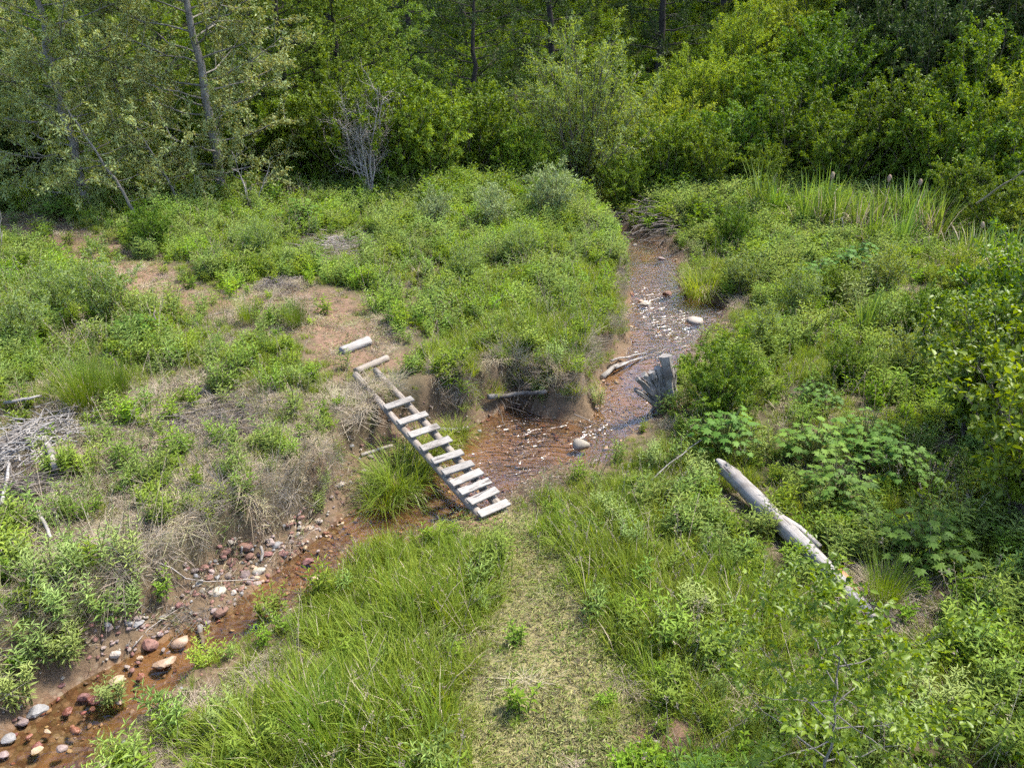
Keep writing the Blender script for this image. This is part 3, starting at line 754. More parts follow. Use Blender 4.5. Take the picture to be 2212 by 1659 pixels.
def palmate(L, g):
    """one lobed, toothed leaf of length L in its own plane: x along the rib"""
    ang = np.array([-2.5, -2.0, -1.55, -1.25, -.9, -.6, -.32, 0, .32, .6, .9, 1.25, 1.55, 2.0, 2.5]); rad = np.array([.30, .52, .36, .72, .40, .78, .50, 1.0, .50, .78, .40, .72, .36, .52, .30])
    rad = rad * g.uniform(.88, 1.12, len(rad)) * L * .62
    c = np.array([L * .30, 0, 0]); p = np.stack([c[0] + rad * np.cos(ang), rad * np.sin(ang), -.12 * (rad / L) ** 1.0 * L * (.5 + .5 * g.random(len(ang)))], -1)
    V = np.vstack([[L * .22, 0, 0.02 * L], p]); i = np.arange(1, len(ang)); F = np.stack([np.zeros(len(i), int), i, i + 1], -1)
    return V, F
def parsnip_mesh(seed, height, radius, n, L, lmat, smat):
    g = np.random.default_rng(seed); G = Geo()
    for i in range(n):
        az = i * 2.399 + g.uniform(-.3, .3); rr = radius * math.sqrt((i + .6) / n); o = np.array([math.cos(az), math.sin(az), 0])
        hh = height * (1 - .55 * (rr / radius) ** 1.6) * g.uniform(.8, 1.1); a = o * .04; c = o * rr * .75 + np.array([0, 0, hh]); p = bezier(a, o * rr * .25 + np.array([0, 0, hh * .75]), c, 5)
        v, f = tube(p, np.linspace(.009, .005, 5), 4, False); G.add(v, f, 1, None, True)
        v_all = g.random()
        for q in range(3):
            a2 = az + (0, .95, -.95)[q] * g.uniform(.8, 1.1); x = nrm(np.array([math.cos(a2), math.sin(a2), -.15 + g.uniform(-.25, .2)])); z = nrm(np.array([0, 0, 1.0]) + rand_dirs(1, g)[0] * .3); y = nrm(np.cross(z, x)); z = np.cross(x, y)
            l = L * (1.0 if q == 0 else .8) * g.uniform(.8, 1.15); V, F = palmate(l, g); V = V[:, :1] * x + V[:, 1:2] * y + V[:, 2:] * z
            st = c if q == 0 else p[3]; G.add(V + st, F, 0, v_all * .6 + g.random() * .4)
    return G.mesh('parsnip', [lmat, smat])

def patch_mesh(name, seed, clumps, per, R, L, lean, bend, W, mat, stray=.1, mat2=None, flop=0):
    """a patch of meadow: several tussocks of blades grown together"""
    g = np.random.default_rng(seed); G = Geo()
    n = clumps * per; a = g.random(clumps) * 2 * PI; r = R * np.sqrt(g.random(clumps)); c = np.stack([r * np.cos(a), r * np.sin(a)], -1)
    hh = g.uniform(.6, 1.15, clumps); lz = g.random(clumps) * 2 * PI; vv = g.random(clumps)
    az = g.random(n) * 2 * PI; rr = .045 * np.sqrt(g.random(n)); base = np.repeat(c, per, 0) + np.stack([rr * np.cos(az), rr * np.sin(az)], -1)
    base = np.concatenate([base, np.full((n, 1), -.02)], 1); az2 = np.where(g.random(n) < .45, np.repeat(lz, per) + g.normal(size=n) * .5, az)
    V, F, A = blades(base, az2, L * np.repeat(hh, per) * g.uniform(.5, 1.2, n), np.abs(lean * g.uniform(.2, 1.5, n)), bend * g.uniform(.2, 1.6, n), W * g.uniform(.7, 1.3, n), g, np.clip(np.repeat(vv, per) * .5 + g.random(n) * .5, 0, 1))
    m = g.random(n) < stray; m7 = np.repeat(m, 7)
    F1 = F[~m7[F[:, 0]]]; F2 = F[m7[F[:, 0]]]
    G.add(V, [F1], 0, A); 
    if len(F2): G.f[3].append(F2); G.m[3].append(np.full(len(F2), 1)); G.sm[3].append(np.full(len(F2), False))
    return G.mesh(name, [mat, mat2 or mat])

def tuft_mesh(name, seed, n, rad, L, lean, bend, W, mat, jit=.35, stray=0, mat2=None):
    g = np.random.default_rng(seed); az = g.random(n) * 2 * PI; r = rad * np.sqrt(g.random(n))
    base = np.stack([r * np.cos(az), r * np.sin(az), np.full(n, -.02)], -1)
    az2 = az + g.normal(size=n) * .7
    V, F, A = blades(base, az2, L * g.uniform(1 - jit, 1 + jit, n), np.abs(lean * g.uniform(.3, 1.4, n)), bend * g.uniform(.2, 1.5, n), W * g.uniform(.7, 1.3, n), g)
    G = Geo(); G.add(V, F, 0, A); mats = [mat]
    if stray:
        k = stray; az = g.random(k) * 2 * PI; b = np.stack([rad * np.cos(az), rad * np.sin(az), np.full(k, -.02)], -1) * .8
        V, F, A = blades(b, az, L * g.uniform(.5, 1.0, k), .3 * g.uniform(.3, 2, k), .5 * g.uniform(.2, 1.5, k), W * g.uniform(.7, 1.2, k), g)
        G.add(V, F, 1, A); mats.append(mat2)
    return G.mesh(name, mats)

# leaf colours
M['bark'] = bark_mat('pale_bark', (.10, .09, .075), (.27, .25, .21))
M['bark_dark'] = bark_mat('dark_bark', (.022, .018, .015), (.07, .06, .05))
M['stem'] = bark_mat('shrub_stem', (.09, .07, .05), (.20, .165, .13))
M['herb_stem'] = leaf_mat('herb_stem', (.10, .12, .03), (.14, .13, .05), .1)
M['cottonwood'] = leaf_mat('cottonwood_leaf', (.14, .155, .034), (.33, .33, .098), .38, .5, .3, back=(.27, .28, .13))
M['aspen'] = leaf_mat('mid_green_leaf', (.090, .122, .018), (.205, .235, .042), .34, .6, .22)
M['alder'] = leaf_mat('alder_leaf', (.065, .105, .012), (.165, .21, .024), .34, .55, .22)
M['yellowgreen'] = leaf_mat('yellow_green_leaf', (.13, .16, .018), (.30, .31, .050), .38, .6, .22)
M['dark'] = leaf_mat('dark_leaf', (.024, .042, .012), (.062, .084, .022), .28, .6, .18)  # shade of the back wood and right slope put into the leaf colour
M['willow'] = leaf_mat('willow_leaf', (.125, .16, .024), (.28, .305, .065), .35, .55, .25, back=(.19, .21, .10))
M['silver'] = leaf_mat('silver_willow_leaf', (.15, .165, .070), (.29, .30, .155), .3, .6, .2, back=(.28, .29, .16))
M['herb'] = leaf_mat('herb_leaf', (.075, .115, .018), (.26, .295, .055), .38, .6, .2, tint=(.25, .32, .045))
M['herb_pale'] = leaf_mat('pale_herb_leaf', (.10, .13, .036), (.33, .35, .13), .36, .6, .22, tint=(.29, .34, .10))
M['herb_yellow'] = leaf_mat('yellow_herb_leaf', (.12, .18, .018), (.27, .31, .04), .40, .5, .35)
M['parsnip'] = leaf_mat('lobed_leaf', (.050, .105, .015), (.14, .205, .032), .36, .6, .2)
M['grass'] = leaf_mat('grass_blade', (.095, .128, .016), (.265, .28, .046), .42, .6, .15, tint=(.29, .30, .055))
M['rush'] = leaf_mat('rush_blade', (.070, .115, .012), (.17, .205, .028), .38, .5, .35)
M['straw'] = leaf_mat('straw_blade', (.24, .195, .12), (.46, .395, .265), .22, .7, .15, tint=(.16, .18, .05))
M['oldstraw'] = leaf_mat('old_straw_blade', (.19, .15, .11), (.38, .32, .24), .2, .75, .12)
M['clip'] = leaf_mat('clipping', (.22, .22, .075), (.42, .39, .18), .3, .6, .2, tint=(.16, .22, .035))
M['cattail_leaf'] = leaf_mat('cattail_leaf', (.09, .135, .022), (.23, .27, .06), .35, .45, .4)
M['cattail_head'] = leaf_mat('cattail_fluff', (.22, .15, .10), (.32, .23, .16), .1, .9, .1)

M['near_alder'] = leaf_mat('glossy_alder_leaf', (.075, .115, .012), (.21, .25, .028), .40, .45, .35)
# ------------------------------------------------------------------ plant library and placing
_ZUP = lambda: None
def put(name, meshes, pt, label, cat, rz=None, scale=1.0, group=None, parts=('trunk', 'crown'), squash=None, sink=.0):
    """a plant as an Empty at its base with its parts as children"""
    root = bpy.data.objects.new(name, None); COL.objects.link(root); root.empty_display_size = .2
    root.location = (float(pt[0]), float(pt[1]), float(pt[2]) - sink); root.rotation_euler = (0, 0, rng.random() * 6.28 if rz is None else rz)
    s = scale; root.scale = (s, s, s) if squash is None else (s * squash[0], s * squash[0], s * squash[1])
    for nm, me in zip(parts, meshes):
        o = bpy.data.objects.new(nm, me); COL.objects.link(o); o.parent = root
    return tag(root, label, cat, group)
def put1(name, me, pt, label, cat, rz=None, scale=1.0, group=None):
    o = link(name, me, None, pt, (0, 0, rng.random() * 6.28 if rz is None else rz), scale); return tag(o, label, cat, group)
def G_(x, y): return np.array([x, y, float(hz(x, y))])
def at_depth(px, y):
    """ground point under photograph column px at depth y"""
    x = (px - 1106) / FPX * (y * math.cos(PITCH) + (CAM_H) * math.sin(PITCH)); 
    for _ in range(4):
        z = float(hz(x, y)); x = (px - 1106) / FPX * (y * math.cos(PITCH) - (z - CAM_H) * math.sin(PITCH))
    return G_(x, y)

LIB = {}
def lib(k, f):
    if k not in LIB: LIB[k] = f()
    return LIB[k]
TREES = {
 'cottonwood_a': lambda: tree_meshes(101, 12.5, .19, .05, 3.7, 58, .112, .46, 40, .42, M['bark'], M['cottonwood'], (-.3, .2), 'ovate', 9, .34, .45, 3, .15),
 'cottonwood_b': lambda: tree_meshes(102, 11.5, .17, .05, 3.6, 54, .112, .46, 40, .42, M['bark'], M['cottonwood'], (.3, .0), 'ovate', 9, .34, .4, 3, .15),
 'sapling': lambda: tree_meshes(103, 5.5, .06, .18, 1.5, 26, .14, .34, 11, .36, M['bark'], M['cottonwood'], (-2.3, -.2), 'ovate', 5, .3, .5, 3, .1, trunk_curve=.1),
 'broad_a': lambda: tree_meshes(104, 10.0, .20, .06, 3.3, 46, .12, .5, 27, .42, M['bark_dark'], M['aspen'], (.2, .0), 'round', 8, .36, .4, 3),
 'broad_b': lambda: tree_meshes(105, 8.5, .17, .05, 3.0, 44, .12, .52, 27, .42, M['bark_dark'], M['aspen'], (-.2, .0), 'ovate', 8, .36, .45, 3),
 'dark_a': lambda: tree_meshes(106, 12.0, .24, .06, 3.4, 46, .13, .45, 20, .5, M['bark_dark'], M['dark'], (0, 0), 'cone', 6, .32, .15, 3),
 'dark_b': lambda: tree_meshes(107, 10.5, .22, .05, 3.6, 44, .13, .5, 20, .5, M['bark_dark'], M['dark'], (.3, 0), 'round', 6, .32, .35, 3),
 'willow_tree': lambda: shrub_meshes(108, 7.6, 3.5, 46, .14, .27, 21, .45, M['stem'], M['willow'], .045, 13, 1.15, 3, 0, .7, (0, 0), 1, .12, .3),
}
SHRUBS = {
 'alder_a': lambda: shrub_meshes(201, 4.2, 2.3, 34, .108, .55, 22, .26, M['stem'], M['alder'], .022, 10, .75, t0=.03, arch=.55),
 'alder_b': lambda: shrub_meshes(202, 3.6, 2.1, 32, .108, .52, 22, .26, M['stem'], M['alder'], .02, 10, .7, t0=.03, arch=.55),
 'yellow_a': lambda: shrub_meshes(203, 4.0, 2.2, 34, .108, .42, 22, .26, M['stem'], M['yellowgreen'], .02, 10, .7, t0=.03, arch=.55),
 'yellow_b': lambda: shrub_meshes(204, 3.3, 2.0, 32, .10, .45, 22, .26, M['stem'], M['yellowgreen'], .02, 10, .65, t0=.03, arch=.55),
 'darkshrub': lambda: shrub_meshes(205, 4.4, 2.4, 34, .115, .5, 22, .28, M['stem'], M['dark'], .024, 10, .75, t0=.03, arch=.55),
 'willow_a': lambda: shrub_meshes(206, 2.2, 1.2, 20, .12, .24, 12, .26, M['stem'], M['willow'], .016, 7, .4, 3, 0, .7),
 'silver_a': lambda: shrub_meshes(207, 1.5, .8, 15, .10, .26, 10, .2, M['stem'], M['silver'], .012, 7, .3, 3, 0, .7),
 'near_alder': lambda: shrub_meshes(208, 3.2, 1.8, 32, .10, .56, 12, .24, M['stem'], M['near_alder'], .02, 9, .5, 3, .1, .9, (0, 0), 2, .15),
}
def T(k): return lib(k, TREES[k]) if k in TREES else lib(k, SHRUBS[k])

# --- trees: kind, photograph column, depth (m), scale, label, turn
for k, px, y, s, name, label, rz in [
    ('cottonwood_b', 190, 25.5, 1.0, 'cottonwood_tree', 'tall pale leaved cottonwood at the left edge of the picture', 0.5),
    ('cottonwood_a', 478, 27.0, 1.0, 'cottonwood_tree', 'tall cottonwood with dark trunk base and silvery sunlit leaves', 0.0),
    ('broad_a', 640, 32.0, 1.0, 'broadleaf_tree', 'bushy green tree right behind the pale cottonwood', 1.2),
    ('broad_b', 300, 33.5, 1.15, 'broadleaf_tree', 'green tree filling the gap between the two cottonwoods', 2.2),
    ('broad_b', 30, 33.0, 1.1, 'broadleaf_tree', 'dim green tree behind the leftmost cottonwood', 3.0),
    ('broad_b', 745, 34.5, 1.05, 'broadleaf_tree', 'rounded green tree above the grey dead shrub', 4.1),
    ('dark_a', 890, 44.0, 1.05, 'broadleaf_tree', 'dark shaded tree behind the grey dead shrub', .3),
    ('dark_b', 1030, 41.0, .95, 'broadleaf_tree', 'dark tree with bare trunk left of the yellow green willow', 1.9),
    ('dark_b', 1190, 50.0, 1.1, 'broadleaf_tree', 'dark tree directly behind the yellow green willow', 2.9),
    ('dark_a', 1420, 50.0, 1.1, 'broadleaf_tree', 'dark tree in the gap right of the yellow green willow', 2.4),
    ('dark_b', 1560, 56.0, 1.1, 'broadleaf_tree', 'dark blue green tree behind the crest of the right slope', .9),
    ('broad_a', 820, 38.0, .85, 'broadleaf_tree', 'green tree standing between dim trees at top centre left', 5.0),
    ('dark_a', 560, 46.0, 1.2, 'broadleaf_tree', 'dark tree behind the bushy green tree at top left', 1.0),
    ('dark_b', 380, 48.0, 1.2, 'broadleaf_tree', 'dark tree far behind the tall silvery cottonwood', 4.4),
    ('dark_b', 120, 46.0, 1.2, 'broadleaf_tree', 'dark tree far behind at the top left corner', 3.4),
    ('dark_a', 1000, 58.0, 1.3, 'broadleaf_tree', 'tall dark tree at top centre on the far slope', 3.7),
    ('dark_a', 1300, 62.0, 1.3, 'broadleaf_tree', 'tall dark tree at the top behind the willow tip', 5.7),
    ('dark_b', 720, 58.0, 1.3, 'broadleaf_tree', 'dark tree high on the far slope at top left centre', 2.0),
    ('dark_b', 1680, 62.0, 1.3, 'broadleaf_tree', 'dark tree at the top edge above the right slope crest', 2.7),
    ('willow_tree', 1250, 32.5, 1.0, 'willow_tree', 'pointed yellow green willow tree at the head of the creek', .4)]:
    put(name, T(k), at_depth(px, y), label, 'tree', rz, s, None, ('trunk', 'crown') if k != 'willow_tree' else ('stems', 'crown'))
put('cottonwood_sapling', T('sapling'), at_depth(318, 23.8), 'slim young cottonwood leaning far to the left beside the dirt path', 'tree', 0.0, .95)
put('cottonwood_sapling', T('sapling'), at_depth(408, 25.0), 'second slim cottonwood leaning left in front of the dark trunk', 'tree', -.25, .8)

# --- shrubs behind the meadow and on the right slope: kind, column, row of the foot (None: depth given), scale
SH = [
 ('alder_a', 760, 29.5, 1.05, 'dark green shrub behind the grey dead shrub on its left'),
 ('alder_b', 860, 28.5, 1.15, 'leafy green shrub just right of the grey dead shrub'),
 ('yellow_b', 930, 29.5, 1.15, 'bright green shrub over the white fallen trunk'),
 ('alder_a', 1010, 31.5, 1.1, 'green shrub between the white trunk and the willow tree'),
 ('yellow_a', 1045, 35.5, 1.2, 'upright light green shrub left of the willow tree'),
 ('alder_b', 1110, 31.5, .7, 'low green shrub at the left foot of the willow tree'),
 ('yellow_b', 1165, 30.8, .6, 'small yellow green willow bush before the willow tree'),
 ('alder_b', 1345, 30.3, .62, 'dark green shrub hanging over the creek at its bend'),
 ('alder_a', 1430, 31.5, .75, 'dense green shrub above the dead branch heap'),
 ('alder_b', 1510, 31.2, .75, 'dense green shrub right of the dead branch heap'),
 ('yellow_a', 1390, 35.5, 1.0, 'yellow green shrub at the right shoulder of the willow tree'),
 ('yellow_b', 1470, 36.0, 1.0, 'light green shrub at the foot of the right slope'),
 ('alder_a', 1570, 33.0, .95, 'green shrub behind the tall cattail leaves'),
 ('yellow_a', 1480, 40.5, 1.05, 'yellow green shrub on the left flank of the slope'),
 ('yellow_b', 1550, 39.0, 1.1, 'sunlit yellow green shrub midway up the slope crest'),
 ('yellow_a', 1600, 43.5, 1.1, 'sunlit shrub on the slope crest below the dark trees'),
 ('yellow_b', 1680, 44.5, 1.2, 'bright shrub near the top of the slope crest'),
 ('yellow_a', 1760, 46.5, 1.2, 'bright shrub at the very top of the slope crest'),
 ('alder_b', 1650, 37.0, 1.1, 'green shrub in the middle of the right slope'),
 ('alder_a', 1700, 32.5, 1.0, 'green shrub behind the cattails at their left end'),
 ('alder_b', 1760, 39.5, 1.15, 'shaded green shrub high in the middle of the slope'),
 ('alder_a', 1800, 35.0, 1.1, 'green shrub above the cattails on the slope'),
 ('alder_b', 1810, 30.0, .95, 'bright leafed shrub right behind the cattails'),
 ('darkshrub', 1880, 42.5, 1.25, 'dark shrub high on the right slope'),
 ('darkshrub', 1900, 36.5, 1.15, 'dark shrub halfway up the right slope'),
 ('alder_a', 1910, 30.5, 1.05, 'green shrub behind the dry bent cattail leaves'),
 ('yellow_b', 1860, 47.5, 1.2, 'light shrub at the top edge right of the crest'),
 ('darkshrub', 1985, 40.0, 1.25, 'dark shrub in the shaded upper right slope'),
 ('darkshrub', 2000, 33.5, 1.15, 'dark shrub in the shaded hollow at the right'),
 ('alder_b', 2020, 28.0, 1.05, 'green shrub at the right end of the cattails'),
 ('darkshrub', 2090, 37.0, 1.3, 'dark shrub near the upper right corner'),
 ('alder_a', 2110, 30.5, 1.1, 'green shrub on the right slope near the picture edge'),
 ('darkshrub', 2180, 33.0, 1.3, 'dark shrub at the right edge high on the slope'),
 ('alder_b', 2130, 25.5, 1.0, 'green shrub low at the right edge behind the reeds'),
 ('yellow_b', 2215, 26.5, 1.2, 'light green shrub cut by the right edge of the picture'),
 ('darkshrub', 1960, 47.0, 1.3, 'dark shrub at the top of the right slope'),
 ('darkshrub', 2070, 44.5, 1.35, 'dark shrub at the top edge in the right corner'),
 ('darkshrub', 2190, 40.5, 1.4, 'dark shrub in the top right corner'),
 ('darkshrub', 40, 28.5, 1.1, 'dark shrub in deep shade at the left edge'),
 ('alder_b', 130, 29.5, 1.0, 'shaded green shrub behind the leaning young cottonwood'),
 ('alder_a', 560, 30.0, 1.0, 'shaded green shrub right of the dark cottonwood trunk'),
 ('alder_b', 680, 30.5, 1.0, 'shaded shrub at the foot of the bushy green tree'),
 ('alder_b', 400, 31.0, 1.0, 'shaded shrub behind the cottonwood trunk on its left'),
 ('alder_a', 2060, 24.5, .6, 'low green shrub behind the right reeds'),
 ('alder_b', 2150, 22.5, .65, 'green shrub just behind the dry right reeds'),
 ('yellow_b', 2230, 21.5, .7, 'light green shrub at the right edge above the reeds'),
 ('alder_b', 1640, 30.5, .6, 'low shrub behind the left end of the cattails'),
]
for k, px, y, s, label in SH:
    nm = {'yellow': 'yellow_green_shrub', 'alder': 'alder_shrub', 'darksh': 'dark_shrub'}[k.split('_')[0][:6] if k.startswith('dark') else k.split('_')[0]]
    put(nm, T(k), at_depth(px, y), label, 'shrub', None, s, 'shrubs around the meadow and on the slope', ('stems', 'foliage'), (1, rng.uniform(.9, 1.12)))
# near and middle shrubs
for k, px, py, s, nm, label in [
    ('silver_a', 945, 500, .85, 'silver_willow', 'small silvery willow bush left of two others by the creek bend'),
    ('silver_a', 1065, 500, .95, 'silver_willow', 'low silvery willow bush in the middle by the creek bend'),
    ('silver_a', 1190, 482, 1.25, 'silver_willow', 'largest silvery willow bush, beside the creek bend'),
    ('willow_a', 240, 700, .70, 'willow_bush', 'twiggy grey green willow bush below the dirt path'),
    ('willow_a', 130, 690, .55, 'willow_bush', 'pale leaved willow bush at the left, beside the twiggy one'),
    ('near_alder', 2225, 1150, 1.0, 'alder_shrub', 'large glossy alder shrub with pale twigs at the right edge'),
    ('near_alder', 2110, 960, .85, 'alder_shrub', 'leafy alder shrub above the dome of lobed leaves'),
    ('near_alder', 2190, 800, .95, 'alder_shrub', 'leafy alder shrub at the right edge below the reeds'),
    ('near_alder', 2290, 960, 1.0, 'alder_shrub', 'leafy alder shrub cut by the right edge, behind the nearest'),
    ('alder_b', 1550, 905, .42, 'leafy_shrub', 'bright green leafy shrub right behind the grey stump')]:
    put(nm, T(k), hit(px, py), label, 'shrub', None, s, None, ('stems', 'foliage'))

for k, px, py, s, nm, label in [
    ('willow_a', 1640, 760, .50, 'willow_bush', 'small willow bush in the right meadow above the leafy shrub'),
    ('willow_a', 1720, 690, .62, 'willow_bush', 'small willow bush in the right meadow left of the hollow'),
    ('alder_b', 1800, 660, .30, 'leafy_shrub', 'low rounded shrub in the right meadow before the spreading plant'),
    ('willow_a', 1900, 640, .62, 'willow_bush', 'willow bush right of the spreading lobed plant'),
    ('alder_b', 1990, 740, .36, 'leafy_shrub', 'rounded shrub in the right meadow near the alders'),
    ('willow_a', 1960, 830, .55, 'willow_bush', 'willow bush between the lobed plants and the alders'),
    ('alder_b', 1820, 830, .26, 'leafy_shrub', 'low shrub in the middle of the right meadow'),
    ('yellow_b', 2060, 660, .42, 'leafy_shrub', 'yellow green shrub below the right reeds'),
    ('willow_a', 1600, 640, .55, 'willow_bush', 'willow bush just right of the grass tussock'),
    ('alder_b', 1580, 540, .40, 'leafy_shrub', 'rounded shrub on the bank right of the branch heap'),
    ('willow_a', 1000, 620, .5, 'willow_bush', 'grey green willow bush in the middle of the grassy point'),
    ('willow_a', 1120, 580, .55, 'willow_bush', 'willow bush on the grassy point near the silvery ones'),
    ('willow_a', 560, 560, .5, 'willow_bush', 'willow bush above the dirt path at left centre'),
    ('alder_b', 330, 540, .35, 'leafy_shrub', 'rounded shrub above the dirt path under the cottonwoods'),
    ('willow_a', 60, 760, .6, 'willow_bush', 'willow bush at the left edge above the rush clump')]:
    put(nm, T(k), hit(px, py), label, 'shrub', None, s, None, ('stems', 'foliage'))

# --- young tree in the foreground
yt = lib('young', lambda: tree_meshes(301, 3.0, .022, .12, 1.25, 26, .072, .55, 13, .24, M['bark'], M['near_alder'], (-.15, .3), 'ovate', 6, .42, .35, 3, .1, trunk_curve=.1, segs=2))
put('young_tree', yt, on_plane(1775, 1745, 0.02), 'young slender tree with glossy leaves at the bottom right', 'tree', 1.0, .74)
put('young_tree', yt, on_plane(2380, 1700, 0.05), 'young leafy tree cut by the bottom right corner', 'tree', 3.0, .7)

# --- dead wood standing
def snag_mesh(seed, height, radius, n_stems, subs, r, fine=5):
    s = Plant(seed); g = s.g
    for i in range(n_stems):
        az = i * 2.399 + g.uniform(-.5, .5); rr = radius * g.uniform(.3, 1); o = np.array([math.cos(az), math.sin(az), 0]); hh = height * g.uniform(.6, 1.05)
        p = s.branch((0, 0, -.1), o * rr * .4 + np.array([0, 0, hh * .5]), o * rr + np.array([0, 0, hh]), r, r * .3, 7, 5)
        for j in range(subs):
            t = .3 + .68 * (j + g.random()) / subs; f = t * 6; q = int(min(f, 5)); a = p[q] + (p[q + 1] - p[q]) * (f - q); d = nrm(nrm(p[q + 1] - p[q]) * .5 + rand_dirs(1, g)[0] * .7 + [0, 0, .3])
            ln = height * .28 * g.uniform(.5, 1.1); p2 = s.branch(a, a + d * ln * .5 + rand_dirs(1, g)[0] * ln * .15, a + d * ln, r * .35, r * .12, 5, 4)
            for w in range(fine):
                aa = p2[1 + w % 4]; dd = nrm(d * .5 + rand_dirs(1, g)[0]); l2 = ln * .5 * g.uniform(.5, 1.2)
                v, f3 = tube(bezier(aa, aa + dd * l2 * .5 + rand_dirs(1, g)[0] * l2 * .2, aa + dd * l2, 4), [r * .14, r * .11, r * .09, r * .06], 3, False); s.wood.add(v, f3, 0, None, True)
    return s.wood.mesh('snag', [M['drift']])
put1('dead_shrub', lib('snag1', lambda: snag_mesh(401, 4.3, 1.0, 7, 13, .032, 9)), at_depth(800, 27.0), 'bare grey dead shrub with a mass of fine twigs', 'dead shrub', 1.0, 1.0)
put1('dead_shrub', lib('snag2', lambda: snag_mesh(402, 4.6, .6, 2, 4, .045, 2)), at_depth(905, 29.5), 'bare white dead branch sticking up from the green shrub', 'dead shrub', 2.0, 1.05)
put1('dead_shrub', lib('snag3', lambda: snag_mesh(403, 2.0, 1.0, 3, 4, .03, 3)), hit(545, 460), 'low dead branchy shrub right of the dark trunk', 'dead shrub', .0, 1.0)
put1('dead_shrub', lib('snag2', lambda: None), hit(10, 560), 'thin bare sapling stem at the left edge', 'dead shrub', 1.0, .42)
# ------------------------------------------------------------------ stones
def stone_mesh(seed, ang, flat, mat):
    g = np.random.default_rng(seed); bm = bmesh.new(); bmesh.ops.create_icosphere(bm, subdivisions=2, radius=.5)
    cuts = [(nrm(g.normal(size=3)), g.uniform(.26, .42)) for _ in range(ang + 3)]
    for v in bm.verts:
        c = np.array(v.co)
        for n, d in cuts:
            e = c @ n - d
            if e > 0: c = c - n * e * .92
        c = c * (1 + .10 * math.sin(c[0] * 7 + seed) * math.sin(c[1] * 6 + seed * 2)); c[2] *= flat; c[1] *= .72; v.co = c
    for v in bm.verts: v.co *= 1 + .05 * (g.random() - .5)
    bm.normal_update(); me = bpy.data.meshes.new('stone'); bm.to_mesh(me); bm.free(); me.materials.append(mat)
    for p in me.polygons: p.use_smooth = ang < 4
    return me
M['redstone'] = stone_mat('red_sandstone', (.14, .07, .052), (.21, .11, .085), (.20, .13, .10))
M['wetstone'] = stone_mat('wet_red_stone', (.13, .045, .03), (.19, .075, .045), (.22, .12, .08), .3)
M['pinkstone'] = stone_mat('pinkish_stone', (.18, .135, .118), (.25, .195, .17), (.13, .095, .08))
M['palestone'] = stone_mat('pale_stone', (.25, .215, .172), (.33, .285, .23), (.16, .13, .10))
M['greystone'] = stone_mat('grey_stone', (.15, .145, .14), (.22, .21, .20), (.10, .095, .09))
M['tanstone'] = stone_mat('tan_stone', (.30, .21, .13), (.40, .30, .20), (.24, .15, .09), .5)
ST = {}
def stone(kind_, a, f, s):
    key = (kind_, a, f, s % 3)
    if key not in ST: ST[key] = stone_mesh(500 + s % 3 * 17 + a * 5 + int(f * 10), a, f, M[kind_])
    return ST[key]
def put_stone(px, py, wpx, k, ang, flat, label, turn=None, group=None, lift=.12, name='stone', y_stretch=1.0):
    p = hit(px, py); w = wpx * .74 * mpp(p); i = int(px * 7 + py)
    p = p + np.array([0, 0, w * flat * lift])
    p[2] = max(p[2], WZ + w * flat * .05) if lift > 0 else p[2]
    o = link(name, stone(k, ang, flat, i), None, p, (rng.uniform(-.25, .25), rng.uniform(-.25, .25), rng.random() * 6.28 if turn is None else turn), (w, w * y_stretch, w))
    return tag(o, label, 'stone', group)
